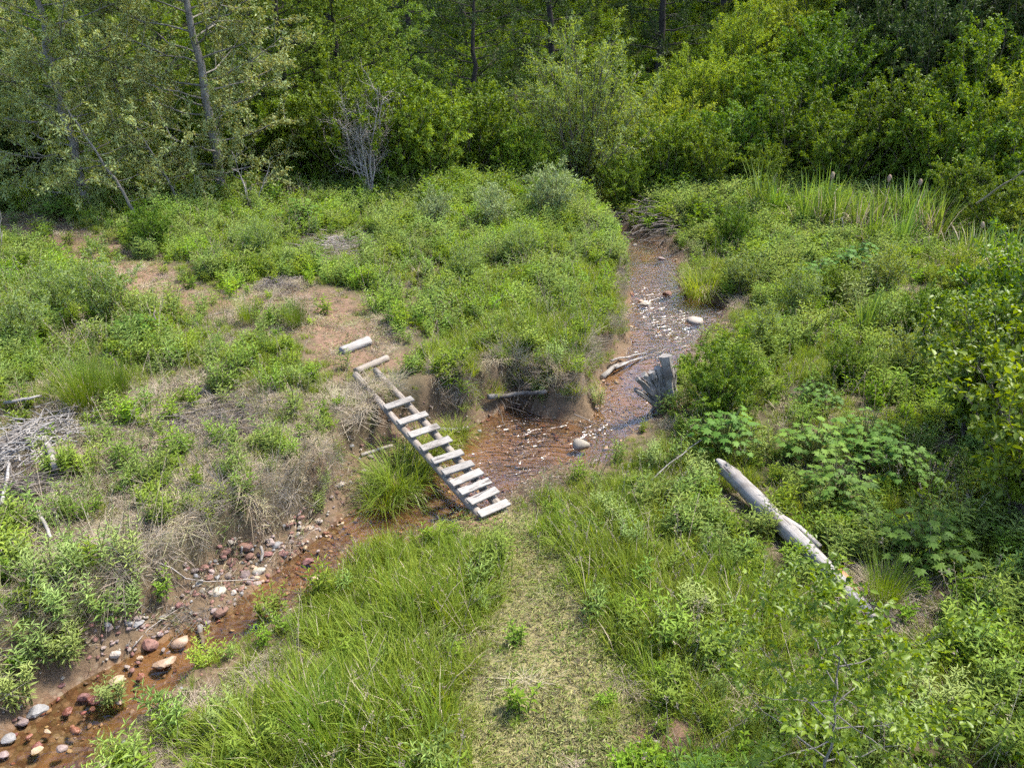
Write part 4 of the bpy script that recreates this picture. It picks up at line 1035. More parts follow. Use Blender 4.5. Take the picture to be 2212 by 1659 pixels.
for a in [
    (1252,980,62,'palestone',3,.72,'large pale rounded boulder standing in the creek beside the gravel bar',.2),
    (1502,707,56,'palestone',3,.5,'long pale white stone at the right edge of the upper creek',0.1),
    (1428,568,28,'pinkstone',4,.5,'flat pinkish stone in the upper creek near the grass tuft',.2),
    (1370,541,14,'palestone',3,.6,'tiny pale pebble beside the flat pinkish stone',.2),
    (1393,668,40,'palestone',4,.35,'flat pale stone at the left edge of the upper creek',.0),
    (1440,645,46,'redstone',5,.5,'dark reddish stone breaking the water below the grass tuft',.3),
    (1468,688,14,'palestone',3,.7,'small pale round stone in the riffle left of the white stone',.3),
    (1483,692,12,'pinkstone',3,.7,'small pinkish stone in the riffle beside the pale round one',.3),
    (1385,660,22,'tanstone',3,.7,'round tan stone in the riffle of the upper creek',.3),
    (785,1046,32,'redstone',6,.65,'blocky red stone under the bridge bank, the right one of two',.3),
    (770,1036,40,'redstone',6,.6,'blocky red stone touching another on the soil bench',1.2),
    (735,1052,34,'palestone',5,.6,'pale upright stone left of the two blocky red stones',1.0),
    (788,1022,30,'palestone',4,.5,'whitish stone behind the two blocky red stones',.4),
    (665,1222,46,'redstone',6,.45,'long dark red stone sticking out of the running water',-.6),
    (682,1258,36,'tanstone',3,.6,'wet rounded stone below the long red stone in the water',.2),
    (560,1238,36,'palestone',3,.6,'pale smooth stone nearest the water on the stone heap',.5),
    (472,1282,46,'palestone',3,.6,'large whitish stone at the bottom of the stone heap',.5),
    (528,1245,42,'pinkstone',5,.55,'long mauve stone in the middle of the stone heap',.6),
    (555,1262,28,'pinkstone',5,.6,'mauve stone between the pale and the long mauve stones',.2),
    (490,1268,30,'redstone',6,.6,'squarish brick red stone above the large whitish stone',.8),
    (522,1275,26,'redstone',6,.6,'brick red stone right of the squarish red stone',.8),
    (500,1216,40,'redstone',5,.5,'long orange red stone at the upper end of the stone heap',.3),
    (490,1200,36,'redstone',5,.6,'red stone above the long orange one on the heap',1.3),
    (540,1205,34,'redstone',5,.6,'dull red stone beside pale roots on the heap',1.3),
    (530,1190,46,'redstone',5,.6,'large dull triangular stone at the top of the heap',.2),
    (450,1250,30,'redstone',5,.6,'reddish stone at the left of the stone heap',.2),
    (440,1230,34,'redstone',5,.6,'half hidden red stone under the dry grass left of the heap',.9),
    (430,1262,26,'greystone',5,.6,'grey stone at the left of the stone heap',.9),
    (420,1235,28,'pinkstone',5,.6,'pale pinkish stone under the dry grass left of the heap',.9),
    (598,1180,30,'greystone',3,.6,'blue grey rounded stone above the stone heap near the water',.9),
    (612,1197,30,'redstone',5,.6,'orange red stone beside the blue grey stone',.4),
    (580,1200,34,'redstone',5,.5,'flat dull red stone left of the blue grey stone',.2),
    (667,1145,30,'tanstone',4,.6,'tan grey stone on the upper shingle by the bank',.2),
    (688,1130,32,'palestone',4,.4,'thin pale flat stone at the top of the shingle',-.5),
    (650,1122,26,'redstone',5,.6,'reddish stone at the top of the shingle under the bank',.6),
    (625,1135,26,'redstone',5,.6,'dull red stone half buried under the dry bank grass',.6),
    (478,1327,44,'redstone',5,.6,'dark red wedge shaped stone at the water below the heap',.8),
    (463,1322,22,'pinkstone',4,.7,'small pinkish stone beside the dark red wedge',.8),
    (390,1400,50,'tanstone',3,.55,'long smooth tan stone half in the water',.55),
    (322,1398,48,'redstone',4,.65,'rounded dark red boulder at the edge of the water',.4),
    (345,1372,20,'pinkstone',4,.6,'small pink stone above the rounded dark red boulder',.4),
    (250,1415,30,'palestone',4,.7,'pale round stone on the mud left of the red boulder',.4),
    (385,1310,26,'redstone',5,.7,'orange red cube like stone left of the dry litter',.4),
    (280,1350,26,'greystone',5,.6,'grey stone at the foot of the dry bank',.4),
    (300,1348,34,'greystone',5,.5,'flat grey stone right of its grey neighbour at the bank foot',.9),
    (360,1452,60,'tanstone',4,.35,'long flat tan stone awash in the lower creek',.55),
    (255,1480,40,'tanstone',5,.45,'tan slab standing out of the lower creek',.5),
    (186,1520,30,'redstone',4,.8,'upright brick red stone in the lower creek',.5),
    (215,1528,44,'wetstone',5,.45,'dull red slab right of the upright brick red stone',.5),
    (150,1550,30,'wetstone',5,.45,'wet dark red stone below the left mud bank',.5),
    (80,1540,50,'greystone',5,.7,'large grey stone on the lower left bank',.5),
    (20,1600,40,'greystone',4,.5,'pale grey stone at the left edge by the water',.5),
    (90,1632,26,'wetstone',4,.6,'round wet red stone in the bottom left of the creek',.5),
    (140,1640,30,'pinkstone',4,.6,'pinkish stone near the bottom edge of the creek',.5),
    (12,1640,30,'pinkstone',4,.5,'pinkish flat stone in the bottom left corner',.5),
    (1035,940,16,'greystone',4,.6,'small dark stone at the far side of the pool',.5),
    (878,932,34,'redstone',6,.5,'red block of stone below the bridge at the cut bank',.5),
    (852,946,40,'redstone',6,.4,'flat red slab behind the left bridge pole',.5),
    (960,1018,18,'palestone',3,.8,'small pale rounded stone just under the bridge planks',.5),
    (760,965,18,'greystone',4,.5,'grey flat stone on the soil bench by the cut bank',.5),
    (1343,846,8,'greystone',4,.8,'tiny black stone in the still water above the point',.5),
    (1133,1046,16,'palestone',4,.6,'pale pebble on the near end of the gravel bar',.5),
]:
    put_stone(*a[:7], turn=a[7])
# nameless stones of the heap and bed
for i in range(50):
    zone = i % 5
    px, py, w = [(rng.uniform(420, 560), rng.uniform(1195, 1290), rng.uniform(12, 24)), (rng.uniform(570, 700), rng.uniform(1125, 1200), rng.uniform(10, 20)),
                 (rng.uniform(240, 480), 0, rng.uniform(10, 20)), (rng.uniform(1080, 1260), 0, rng.uniform(7, 13)), (rng.uniform(60, 330), 0, rng.uniform(14, 30))][zone]
    if zone == 2: py = 1480 - (px - 240) * .55 + rng.uniform(-20, 20)
    if zone == 3: py = 1075 - (px - 1080) * .33 + rng.uniform(-20, 15)
    if zone == 4: py = 1640 - (px - 60) * .6 + rng.uniform(-35, 35)
    k = ['redstone', 'pinkstone', 'redstone', 'greystone', 'tanstone', 'redstone'][int(rng.integers(6))]
    if zone == 4: k = ['wetstone', 'tanstone', 'wetstone'][int(rng.integers(3))]
    cn = {'redstone': 'red', 'pinkstone': 'pinkish', 'greystone': 'grey', 'tanstone': 'tan', 'wetstone': 'wet dark red'}[k]; sz = 'tiny' if w < [17, 14, 14, 9, 20][zone] else 'small'
    lab, gr = [('%s %s stone among the larger ones of the stone heap' % (sz, cn), 'stones of the heap'), ('%s %s stone on the shingle strip under the far bank' % (sz, cn), 'stones of the shingle strip'),
               ('%s %s stone on the muddy edge of the lower creek' % (sz, cn), 'stones of the muddy edge'), ('%s %s stone on the pink gravel bar' % (sz, cn), 'stones of the gravel bar'), ('%s %s stone in the bed of the lower creek' % (sz, cn), 'stones of the lower creek bed')][zone]
    put_stone(px, py, w, k, 5 if i % 2 else 3, .6, lab, None, gr, lift=.15)

# ------------------------------------------------------------------ driftwood and sticks
def stick(name, pts, r0, r1, label, cat='stick', mat='drift', lifts=None, seed=0, group=None, n=6, wob=.2):
    """a stick laid through photograph points, resting on the land there"""
    P = []
    for i, (px, py) in enumerate(pts):
        l = (lifts[i] if lifts is not None else .02); d = ray(px, py); p = hit(px, py)
        t = (p[2] + l - CAM_H) / d[2]; P.append(np.array([d[0] * t, d[1] * t, p[2] + l]))
    P = np.array(P); k = max(6, 2 * len(P)); u = np.linspace(0, 1, len(P)); uu = np.linspace(0, 1, k)
    path = np.stack([np.interp(uu, u, P[:, c]) for c in range(3)], -1)
    g = np.random.default_rng(seed); path[1:-1] += (g.random((k - 2, 3)) - .5) * .06 * np.linalg.norm(P[-1] - P[0]) / 2
    o0 = path[0].copy(); v, f = tube(path - o0, np.linspace(r0, r1, k), n, True, wob, seed); G = Geo(); G.add(v, f, 0, None, True)
    o = link(name, G.mesh(name, [M[mat]]), None, o0); return tag(o, label, cat, group)
for i, a in enumerate([
    ('driftwood_log', [(780,984),(815,972),(848,962)], .035, .03, 'grey stick lying on the soil bench left of the bridge', 'driftwood', 'drift'),
    ('driftwood_log', [(942,930),(980,930),(1012,926)], .05, .045, 'pale log end at the water right of the bridge', 'driftwood', 'log'),
    ('driftwood_log', [(1055,858),(1105,852),(1180,846)], .06, .04, 'old log sticking out under the grassy cut bank', 'driftwood', 'grey'),
    ('driftwood_branch', [(1330,795),(1365,782),(1400,768),(1440,752)], .034, .014, 'white curved branch spanning the creek above the stump', 'driftwood', 'log'),
    ('driftwood_branch', [(1320,780),(1360,770),(1400,758),(1430,748)], .026, .012, 'second white branch just behind the curved one', 'driftwood', 'log'),
    ('driftwood_branch', [(1300,815),(1330,792),(1352,785)], .06, .045, 'brown root end at the bank below the white branches', 'driftwood', 'grey'),
    ('driftwood_branch', [(1510,690),(1535,685),(1560,672)], .018, .01, 'thin white forked twig at the right edge of the riffle', 'stick', 'log'),
    ('driftwood_log', [(140,1050),(180,1050),(215,1060)], .045, .04, 'short smooth grey log in the dry grass at left', 'driftwood', 'drift'),
    ('driftwood_log', [(1905,1398),(1950,1392),(1975,1396)], .03, .025, 'short weathered log on dry litter near the fallen log end', 'driftwood', 'drift'),
    ('driftwood_log', [(1920,1385),(1945,1380)], .035, .03, 'pale stub lying behind the short weathered log', 'driftwood', 'log'),
    ('driftwood_log', [(432,1352),(436,1375),(440,1398)], .045, .02, 'pointed mauve grey splinter of wood standing in the creek', 'driftwood', 'grey'),
    ('driftwood_branch', [(563,1180),(568,1195),(564,1212)], .022, .02, 'bleached white crooked root on the stone heap', 'stick', 'log'),
    ('driftwood_branch', [(523,1180),(521,1198)], .014, .012, 'short bleached twig left of the crooked root', 'stick', 'log'),
    ('long_stick', [(1400,1045),(1460,990),(1515,950)], .014, .008, 'long pale straight stick leaning over grass below the stump', 'stick', 'log'),
    ('long_stick', [(1430,1040),(1480,1000),(1520,975)], .010, .006, 'thin tan stick below the long pale one', 'stick', 'drift'),
    ('long_stick', [(1240,895),(1290,915),(1340,935)], .010, .006, 'thin pale stick lying across the shallow water', 'stick', 'drift'),
    ('long_stick', [(1110,905),(1140,930),(1165,945)], .014, .008, 'dark branch reaching from the bank into the water', 'stick', 'twig'),
    ('long_stick', [(415,690),(460,682),(525,665)], .014, .007, 'thin dead branch lying across the dirt path', 'stick', 'drift'),
    ('long_stick', [(800,545),(803,510),(806,500)], .012, .006, 'short pale stick poking up from the dry brush', 'stick', 'log'),
    ('long_stick', [(770,525),(790,510),(800,500)], .014, .008, 'pale stick in the dry brush pointing up right', 'stick', 'log'),
    ('white_log', [(915,408),(970,392),(1030,372)], .13, .09, 'white fallen trunk gleaming under the green shrubs', 'log', 'log'),
    ('long_stick', [(1810,530),(1870,520),(1930,515)], .03, .015, 'dead forked branch lying in front of the cattails', 'stick', 'drift'),
    ('long_stick', [(1825,540),(1822,500),(1818,470)], .025, .012, 'upright dead branch among the cattails', 'stick', 'drift'),
    ('long_stick', [(2110,440),(2150,410),(2210,370)], .03, .015, 'bare pale branch hanging from the right edge', 'stick', 'drift'),
    ('long_stick', [(1375,1605),(1400,1603),(1425,1602)], .02, .015, 'short reddish stick beside the bare red soil at the bottom', 'stick', 'drift'),
    ('long_stick', [(480,930),(490,938)], .03, .025, 'small white wood chip in the dry brush', 'stick', 'log'),
    ('long_stick', [(430,1080),(440,1110)], .02, .012, 'broken pale twig in the dry grass of the left bank', 'stick', 'log'),
    ('long_stick', [(120,1150),(160,1170),(215,1185)], .022, .012, 'pale branch in grass below the driftwood heap', 'stick', 'drift'),
    ('long_stick', [(330,1210),(420,1260),(560,1250)], .008, .005, 'long thin dry stem over the bank above the stone heap', 'stick', 'drift'),
    ('long_stick', [(285,1400),(330,1350),(395,1310)], .008, .005, 'thin stick along the litter at the water edge', 'stick', 'drift'),
    ('long_stick', [(330,620),(333,660),(337,690)], .014, .01, 'charred upright stem in the twiggy willow bush', 'stick', 'twig'),
]):
    li = None
    if 'upright' in a[4] or 'poking' in a[4]: li = [.0, .35, .7] if 'cattails' in a[4] or 'charred' in a[4] else [0, .2, .35]
    if 'spanning' in a[4] or 'second white' in a[4]: li = [.12, .1, .08, .06]
    if 'over grass' in a[4]: li = [.1, .3, .5]
    if 'cut bank' in a[4]: li = [.06, .06, .06]
    if 'hanging' in a[4]: li = [1.6, 1.7, 1.9]
    if 'gleaming' in a[4]: li = [.35, .5, .65]
    stick(a[0], a[1], a[2], a[3], a[4], a[5], a[6], li, 700 + i)

def stick_heap(name, px, py, rx, ry, n, L, r, hgt, label, seed, mat='twig', flow=None, cat='brush heap'):
    c = hit(px, py); m = mpp(c); g = np.random.default_rng(seed); G = Geo(); sn = max(.2, (CAM_H - c[2]) / (m * FPX))
    for i in range(n):
        q = g.normal(size=2) * .5; x = c[0] + q[0] * rx * m; y = c[1] + q[1] * ry * m / sn; z = float(hz(x, y)); top = hgt * math.exp(-(q @ q) * 1.5)
        an = g.random() * PI if flow is None else flow + g.normal() * .5; l = L * g.uniform(.35, 1.25)
        d = np.array([math.cos(an), math.sin(an), g.normal() * .22]); a = np.array([x, y, z + g.random() * top + r]) - d * l / 2 - c; b = a + d * l
        for e in (a, b): e[2] = max(e[2], float(hz(e[0] + c[0], e[1] + c[1])) - c[2] + r)
        rr = r * g.uniform(.35, 1.3); v, f = tube(wiggle(a, b, 5, .05, int(g.integers(1e6))), np.linspace(rr, rr * .5, 5), 4, False); G.add(v, f, 0, None, True)
    o = link(name, G.mesh(name, [M[mat]]), None, c); return tag(o, label, cat)
stick_heap('brush_heap', 1405, 480, 70, 30, 190, 1.4, .016, .7, 'dark heap of dead branches on the bank above the creek', 61, 'twig', .5)
stick_heap('brush_heap', 1470, 455, 40, 16, 60, 1.2, .02, .55, 'pale broken branches at the right end of the dark heap', 62, 'drift', .9)
stick_heap('brush_heap', 720, 545, 90, 26, 160, 1.1, .012, .25, 'grey heap of dry brush in the middle of the meadow', 63, 'drift', .5)
stick_heap('brush_heap', 600, 622, 45, 14, 80, .6, .009, .3, 'small dark clump of dry roots beside the dirt path', 64, 'twig')
stick_heap('brush_heap', 470, 905, 120, 45, 260, .8, .008, .14, 'flat tangle of dead brush in the dry grass', 65, 'twig', .2)
stick_heap('brush_heap', 40, 985, 75, 80, 420, .75, .011, .4, 'heap of bleached driftwood sticks at the left edge', 66, 'log')
stick_heap('brush_heap', 70, 1070, 60, 24, 130, .7, .010, .25, 'tangle of dark fibrous roots below the driftwood heap', 67, 'twig', .1)
stick_heap('brush_heap', 400, 1335, 70, 22, 90, .34, .004, .04, 'mat of dry twigs washed up at the water edge', 68, 'twig')
stick_heap('brush_heap', 1110, 870, 40, 26, 40, .6, .009, .3, 'loose dead twigs under the grassy cut bank', 69, 'twig', 2.2)
stick_heap('brush_heap', 1960, 1290, 90, 50, 120, .5, .004, .05, 'dry stems strewn on bare soil by the fallen log', 70, 'drift')
for i, a in enumerate([([(0,1000),(20,960),(40,930)], .05, 'thick white bleached branch at the left edge'), ([(30,965),(70,950),(100,945)], .045, 'white splintered branch across the driftwood heap'),
                       ([(100,945),(112,985),(118,1010)], .06, 'grey sawn log end at the right of the driftwood heap'), ([(0,1090),(10,1050),(20,1000)], .03, 'curved grey branch hanging down beside the root tangle'),
                       ([(10,870),(60,862),(90,855)], .03, 'white stick above the driftwood heap'), ([(80,1100),(100,1140),(110,1160)], .025, 'pale branch stub below the dark root tangle')]):
    stick('driftwood_branch', a[0], a[1], a[1] * .7, a[2], 'driftwood', 'log' if i != 2 else 'grey', [.15, .2, .2], 760 + i)
# ------------------------------------------------------------------ single herbs and grass clumps
HERB = {
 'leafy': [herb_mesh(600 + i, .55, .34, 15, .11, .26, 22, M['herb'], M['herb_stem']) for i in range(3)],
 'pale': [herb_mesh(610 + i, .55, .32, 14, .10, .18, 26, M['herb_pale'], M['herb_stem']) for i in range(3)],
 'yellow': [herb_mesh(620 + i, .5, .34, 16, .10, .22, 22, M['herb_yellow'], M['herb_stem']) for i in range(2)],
 'parsnip': [parsnip_mesh(630 + i, .75, .60, 48, .165, M['parsnip'], M['herb_stem']) for i in range(3)],
 'tuft': [tuft_mesh('grass_clump', 640 + i, 420, .30, .62, .35, .55, .008, M['grass'], stray=60, mat2=M['straw']) for i in range(2)],
 'rush': [tuft_mesh('rush_clump', 645 + i, 420, .22, .72, .30, .18, .005, M['rush'], stray=60, mat2=M['straw']) for i in range(2)],
}
def herb(k, px, py, s, label, nm, cat='plant', group=None):
    i = int(px + py); return put1(nm, HERB[k][i % len(HERB[k])], hit(px, py), label, cat, None, s, group)
for a in [
 ('tuft',1515,640,1.5,'large round green grass tussock at the right bank of the upper creek','grass_clump','grass'),
 ('tuft',870,1055,1.25,'bright grass clump on the bench right under the bridge','grass_clump','grass'),
 ('tuft',920,1000,1.0,'bright grass clump seen through the bridge planks','grass_clump','grass'),
 ('tuft',985,950,.7,'small grass clump at the tip of the bench in the pool','grass_clump','grass'),
 ('tuft',835,1090,.9,'green grass clump left of the bridge at the water','grass_clump','grass'),
 ('rush',190,880,1.25,'dense upright rush clump in the dry grass at left','rush_clump','grass'),
 ('rush',250,860,.9,'rush clump right of the dense one at left','rush_clump','grass'),
 ('rush',540,700,.8,'thin rush clump below the dirt path','rush_clump','grass'),
 ('rush',640,705,.8,'thin rush clump at the lower edge of the red path','rush_clump','grass'),
 ('rush',720,1620,1.0,'dark upright grass clump at the bottom edge left of centre','rush_clump','grass'),
 ('rush',1905,1300,.75,'wispy grass clump beside the end of the fallen log','rush_clump','grass'),
 ('parsnip',1560,985,1.25,'big lobed leaf plant below the leafy shrub by the stump','lobed_leaf_plant','plant'),
 ('parsnip',1750,1010,1.15,'big lobed leaf plant left of centre in the bank thicket','lobed_leaf_plant','plant'),
 ('parsnip',1860,1000,1.25,'big pale lobed leaf plant in the middle of the bank thicket','lobed_leaf_plant','plant'),
 ('parsnip',1930,1050,1.15,'lobed leaf plant below the pale one in the thicket','lobed_leaf_plant','plant'),
 ('parsnip',1800,1090,1.05,'lobed leaf plant at the lower edge of the thicket','lobed_leaf_plant','plant'),
 ('parsnip',1985,1230,1.15,'dome of large dark lobed leaves right of the fallen log','lobed_leaf_plant','plant'),
 ('parsnip',1850,1140,.7,'small lobed leaf plant just above the fallen log','lobed_leaf_plant','plant'),
 ('parsnip',1760,890,.9,'lobed leaf plant in the middle of the right meadow','lobed_leaf_plant','plant'),
 ('parsnip',1840,600,1.5,'spreading light green lobed plant in front of the cattails','lobed_leaf_plant','plant'),
 ('parsnip',1760,620,1.2,'lobed plant left of the spreading one before the cattails','lobed_leaf_plant','plant'),
 ('parsnip',655,495,1.4,'large leaved plant in the grass right of the dark trunk','lobed_leaf_plant','plant'),
 ('parsnip',120,480,1.2,'large leaved plant in shade at the left under the cottonwoods','lobed_leaf_plant','plant'),
 ('parsnip',300,740,.9,'broad leaved plant below the twiggy willow bush','lobed_leaf_plant','plant'),
 ('parsnip',2090,880,1.2,'lobed leaf plant under the alder at the right','lobed_leaf_plant','plant'),
 ('yellow',810,680,1.3,'bright yellow green leafy plant above the cut bank path','leafy_herb','plant'),
 ('yellow',880,690,1.3,'bright yellow green leafy plant right of its twin','leafy_herb','plant'),
 ('yellow',850,660,1.2,'bright yellow green leafy plant behind its two twins','leafy_herb','plant'),
 ('yellow',590,845,1.0,'light green leafy plant in the middle left meadow','leafy_herb','plant'),
 ('leafy',500,840,1.3,'green leafy plant above the flat brush tangle','leafy_herb','plant'),
 ('leafy',530,800,1.2,'green leafy plant behind the light green one at left','leafy_herb','plant'),
 ('leafy',340,790,1.2,'green broad plant right of the rush clump','leafy_herb','plant'),
 ('yellow',130,1030,1.1,'yellow green willow like plant beside the driftwood heap','leafy_herb','plant'),
 ('yellow',190,1020,1.0,'yellow green plant right of the driftwood heap','leafy_herb','plant'),
 ('leafy',270,1010,1.0,'green plant in dry grass right of the driftwood heap','leafy_herb','plant'),
 ('leafy',400,990,.8,'round leaved green plant below the brush tangle','leafy_herb','plant'),
 ('leafy',490,965,.9,'green plant with fine leaves below the brush tangle','leafy_herb','plant'),
 ('yellow',630,985,.8,'yellow green lobed plant on the dry bank','leafy_herb','plant'),
 ('yellow',490,1030,.5,'small bright yellow green sprig on the dry bank','leafy_herb','plant'),
 ('leafy',350,1130,.9,'green sapling like plant on the left bank slope','leafy_herb','plant'),
 ('leafy',460,1120,.8,'green plant at the rim above the shingle','leafy_herb','plant'),
 ('pale',120,1260,1.2,'pale narrow leaved willow on the left bank slope','leafy_herb','plant'),
 ('pale',210,1250,1.2,'pale narrow leaved willow spraying over the bank','leafy_herb','plant'),
 ('pale',290,1240,1.1,'narrow leaved willow right of the pale spray','leafy_herb','plant'),
 ('pale',160,1340,1.2,'narrow leaved willow low on the left bank','leafy_herb','plant'),
 ('pale',290,1330,.9,'narrow leaved willow hanging above the muddy edge','leafy_herb','plant'),
 ('pale',60,1450,1.2,'narrow leaved willow at the left edge above the creek','leafy_herb','plant'),
 ('pale',150,1430,1.0,'narrow leaved willow above the lower creek','leafy_herb','plant'),
 ('pale',30,1530,1.0,'narrow leaved willow in the lower left corner','leafy_herb','plant'),
 ('leafy',40,1220,1.1,'green willow herb below the dark root tangle','leafy_herb','plant'),
 ('leafy',20,1160,1.0,'green willow herb at the left edge of the bank','leafy_herb','plant'),
 ('pale',700,1060,.7,'fine leaved plant at the rim of the cut bank','leafy_herb','plant'),
 ('pale',690,1110,.7,'feathery pale plant above the shingle','leafy_herb','plant'),
 ('pale',1165,870,.9,'grey green willow sprig standing in the cut bank notch','leafy_herb','plant'),
 ('pale',1200,790,1.0,'silvery leafed plant above the cut bank','leafy_herb','plant'),
 ('pale',1290,875,.8,'silvery sprig at the tip of the grassy point','leafy_herb','plant'),
 ('leafy',1150,760,1.1,'green leafy plant in the middle of the grassy point','leafy_herb','plant'),
 ('leafy',1080,1210,.9,'leafy green plant left of the near path','leafy_herb','plant'),
 ('leafy',1060,1230,.9,'leafy green plant behind its neighbour left of the near path','leafy_herb','plant'),
 ('pale',1330,1150,.9,'pale leafy weed in the grass right of the near path','leafy_herb','plant'),
 ('pale',1290,1110,.8,'pale leafy weed in tall grass near the gravel bar','leafy_herb','plant'),
 ('pale',1360,1180,.9,'pale leafy weed closest to the fallen log in the grass','leafy_herb','plant'),
 ('pale',1400,1010,1.0,'willow herb below the stump at the bank','leafy_herb','plant'),
 ('pale',1520,1060,1.0,'willow herb at the upper end of the fallen log','leafy_herb','plant'),
 ('leafy',1480,950,1.0,'leafy herb right of the stump roots','leafy_herb','plant'),
 ('pale',1540,1180,.6,'leafy weed against the lower side of the fallen log','leafy_herb','plant'),
 ('yellow',1820,1200,.9,'yellow green lobed herb right of the fallen log','leafy_herb','plant'),
 ('leafy',1720,1070,.8,'leafy herb above the middle of the fallen log','leafy_herb','plant'),
 ('leafy',1660,860,1.1,'leafy shrublet with reddish tips in the right meadow','leafy_herb','plant'),
 ('leafy',1680,780,1.62,'leafy herb in the upper right meadow','leafy_herb','plant'),
 ('leafy',1740,740,1.62,'leafy herb behind the hollow of the right meadow','leafy_herb','plant'),
 ('pale',1840,680,1.89,'pale leafy herb in the hollow under the lobed plant','leafy_herb','plant'),
 ('leafy',1900,720,1.76,'leafy herb right of the hollow in the meadow','leafy_herb','plant'),
 ('pale',1990,720,2.03,'pale leafy herb near the right reeds','leafy_herb','plant'),
 ('pale',2080,720,2.03,'pale leafy herb at the right below the reeds','leafy_herb','plant'),
 ('leafy',1690,540,1.6,'leafy herb at the foot of the tall cattails','leafy_herb','plant'),
 ('leafy',1560,470,2.0,'leafy herb mass on top of the bank right of the branch heap','leafy_herb','plant'),
 ('leafy',1500,480,1.6,'leafy herb on the bank beside the branch heap','leafy_herb','plant'),
 ('pale',1500,560,1.2,'leafy herb behind the grass tussock','leafy_herb','plant'),
 ('pale',1500,1330,1.0,'leafy weed clump right of the near path','leafy_herb','plant'),
 ('leafy',1440,1390,1.0,'leafy green weed clump in front of the pale one','leafy_herb','plant'),
 ('leafy',1540,1440,1.0,'leafy green clump left of the young tree','leafy_herb','plant'),
 ('leafy',1450,1520,.8,'upright leafy stem beside the bare red soil','leafy_herb','plant'),
 ('leafy',2080,1420,1.1,'leafy clump at the right below the alder','leafy_herb','plant'),
 ('leafy',2160,1500,1.1,'leafy clump near the right bottom edge','leafy_herb','plant'),
 ('pale',2000,1530,1.1,'leafy clump right of the young tree stem','leafy_herb','plant'),
 ('pale',1930,1600,1.1,'leafy clump at the bottom right of the young tree','leafy_herb','plant'),
 ('leafy',2120,1620,1.1,'leafy clump at the bottom edge near the corner','leafy_herb','plant'),
 ('leafy',2180,1350,1.2,'leafy clump at the right edge under the alder','leafy_herb','plant'),
 ('leafy',1850,1440,.8,'thin leafy herb on dry litter below the fallen log','leafy_herb','plant'),
 ('pale',500,1570,.9,'bluish leafy plant at the bottom left near the creek','leafy_herb','plant'),
 ('leafy',590,1340,.8,'leafy herb on the near bank opposite the stone heap','leafy_herb','plant'),
 ('yellow',455,1440,.8,'yellow green leafy herb at the near bank of the lower creek','leafy_herb','plant'),
 ('leafy',560,1650,.8,'leafy herb at the bottom edge near the creek','leafy_herb','plant'),
 ('pale',240,1530,.8,'leafy sprig on the near bank of the lower creek','leafy_herb','plant'),
]:
    herb(*a[:6], a[6])

# ------------------------------------------------------------------ cattails
def cattail_mesh(seed, n, h, heads, dry=.3):
    g = np.random.default_rng(seed); G = Geo(); az = g.random(n) * 6.28; r = .22 * np.sqrt(g.random(n)); b = np.stack([r * np.cos(az), r * np.sin(az), np.full(n, -.05)], -1)
    V, F, A = blades(b, az + g.normal(size=n) * .8, h * g.uniform(.65, 1.1, n), .22 * g.random(n), .35 * g.random(n), np.full(n, .042), g); G.add(V, F, 0, A)
    k = int(n * dry); az = g.random(k) * 6.28; b = np.stack([.25 * np.cos(az), .25 * np.sin(az), np.full(k, -.05)], -1)
    V, F, A = blades(b, az, h * g.uniform(.5, .95, k), .3 * g.random(k), .85 * g.random(k), np.full(k, .030), g); G.add(V, F, 2, A)
    return G.mesh('leaves', [M['cattail_leaf'], M['cattail_head'], M['straw']])
def cattail_head(h, seed):
    g = np.random.default_rng(seed); G = Geo(); c = np.array([g.uniform(-.12, .12), g.uniform(-.12, .12), h])
    v, f = tube(np.array([[0, 0, 0], c * .5 + [.02, 0, 0], c]), [.010, .008, .007], 4, False); G.add(v, f, 1, .5, True)
    v, f = tube(c + np.array([[0, 0, -.02], [0, 0, .0], [.0, 0, .07], [.0, 0, .14], [0, 0, .19], [0, 0, .21]]) , [.012, .045, .058, .055, .035, .008], 8, True, .25, seed); G.add(v, f, 0, .6, True)
    return G.mesh('seed_head', [M['cattail_head'], M['straw']])
CT = [cattail_mesh(801 + i, 46, 2.0, 1, [.15, .5, .9][i]) for i in range(3)]
for i, (px, py, s, head, j, label) in enumerate([
    (1638,470,1.0,0,0,'tall green cattail clump at the left end of the stand'), (1672,480,.8,0,0,'short green cattail clump next to the left end'),
    (1735,505,1.0,0,0,'green cattail clump in the left half of the stand'), (1770,500,1.1,1.75,0,'cattail clump with one tall seed head at left'),
    (1800,510,.95,0,1,'mixed green and dry cattail clump mid stand'), (1850,510,.9,0,2,'dry cattail clump in the middle of the stand'),
    (1895,508,.95,1.75,2,'dry cattail clump with a seed head in the middle'), (1935,510,.95,0,1,'half dry cattail clump right of the middle'),
    (1962,515,1.0,1.65,1,'bent dry cattail clump with a seed head at the right'), (1990,525,.95,0,2,'dry cattail clump at the right end of the main stand'),
    (2020,530,.9,0,1,'half green cattail clump at the right end'), (1880,545,.85,0,0,'green cattail clump in front of the dry ones'), (1940,548,.85,0,0,'green cattail clump in front at the right'),
    (2095,590,.8,1.2,2,'low cattail clump with a seed head near the right edge'), (2140,610,.85,0,2,'dry reed clump at the right edge'),
    (2180,625,.9,0,2,'dry reed clump farthest right at the picture edge'), (2060,600,.7,0,1,'short reed clump left of the dry right reeds'), (1865,730,.6,0,0,'single cattail tuft in the hollow of the meadow')]):
    root = put('cattail_clump', (CT[j],), hit(px, py), label, 'cattails', None, s * 1.08, 'cattails at the foot of the slope', ('leaves',))
    if head:
        o = link('seed_head', cattail_head(head / s * (.95 if head > 1.5 else 1), 820 + i), root)

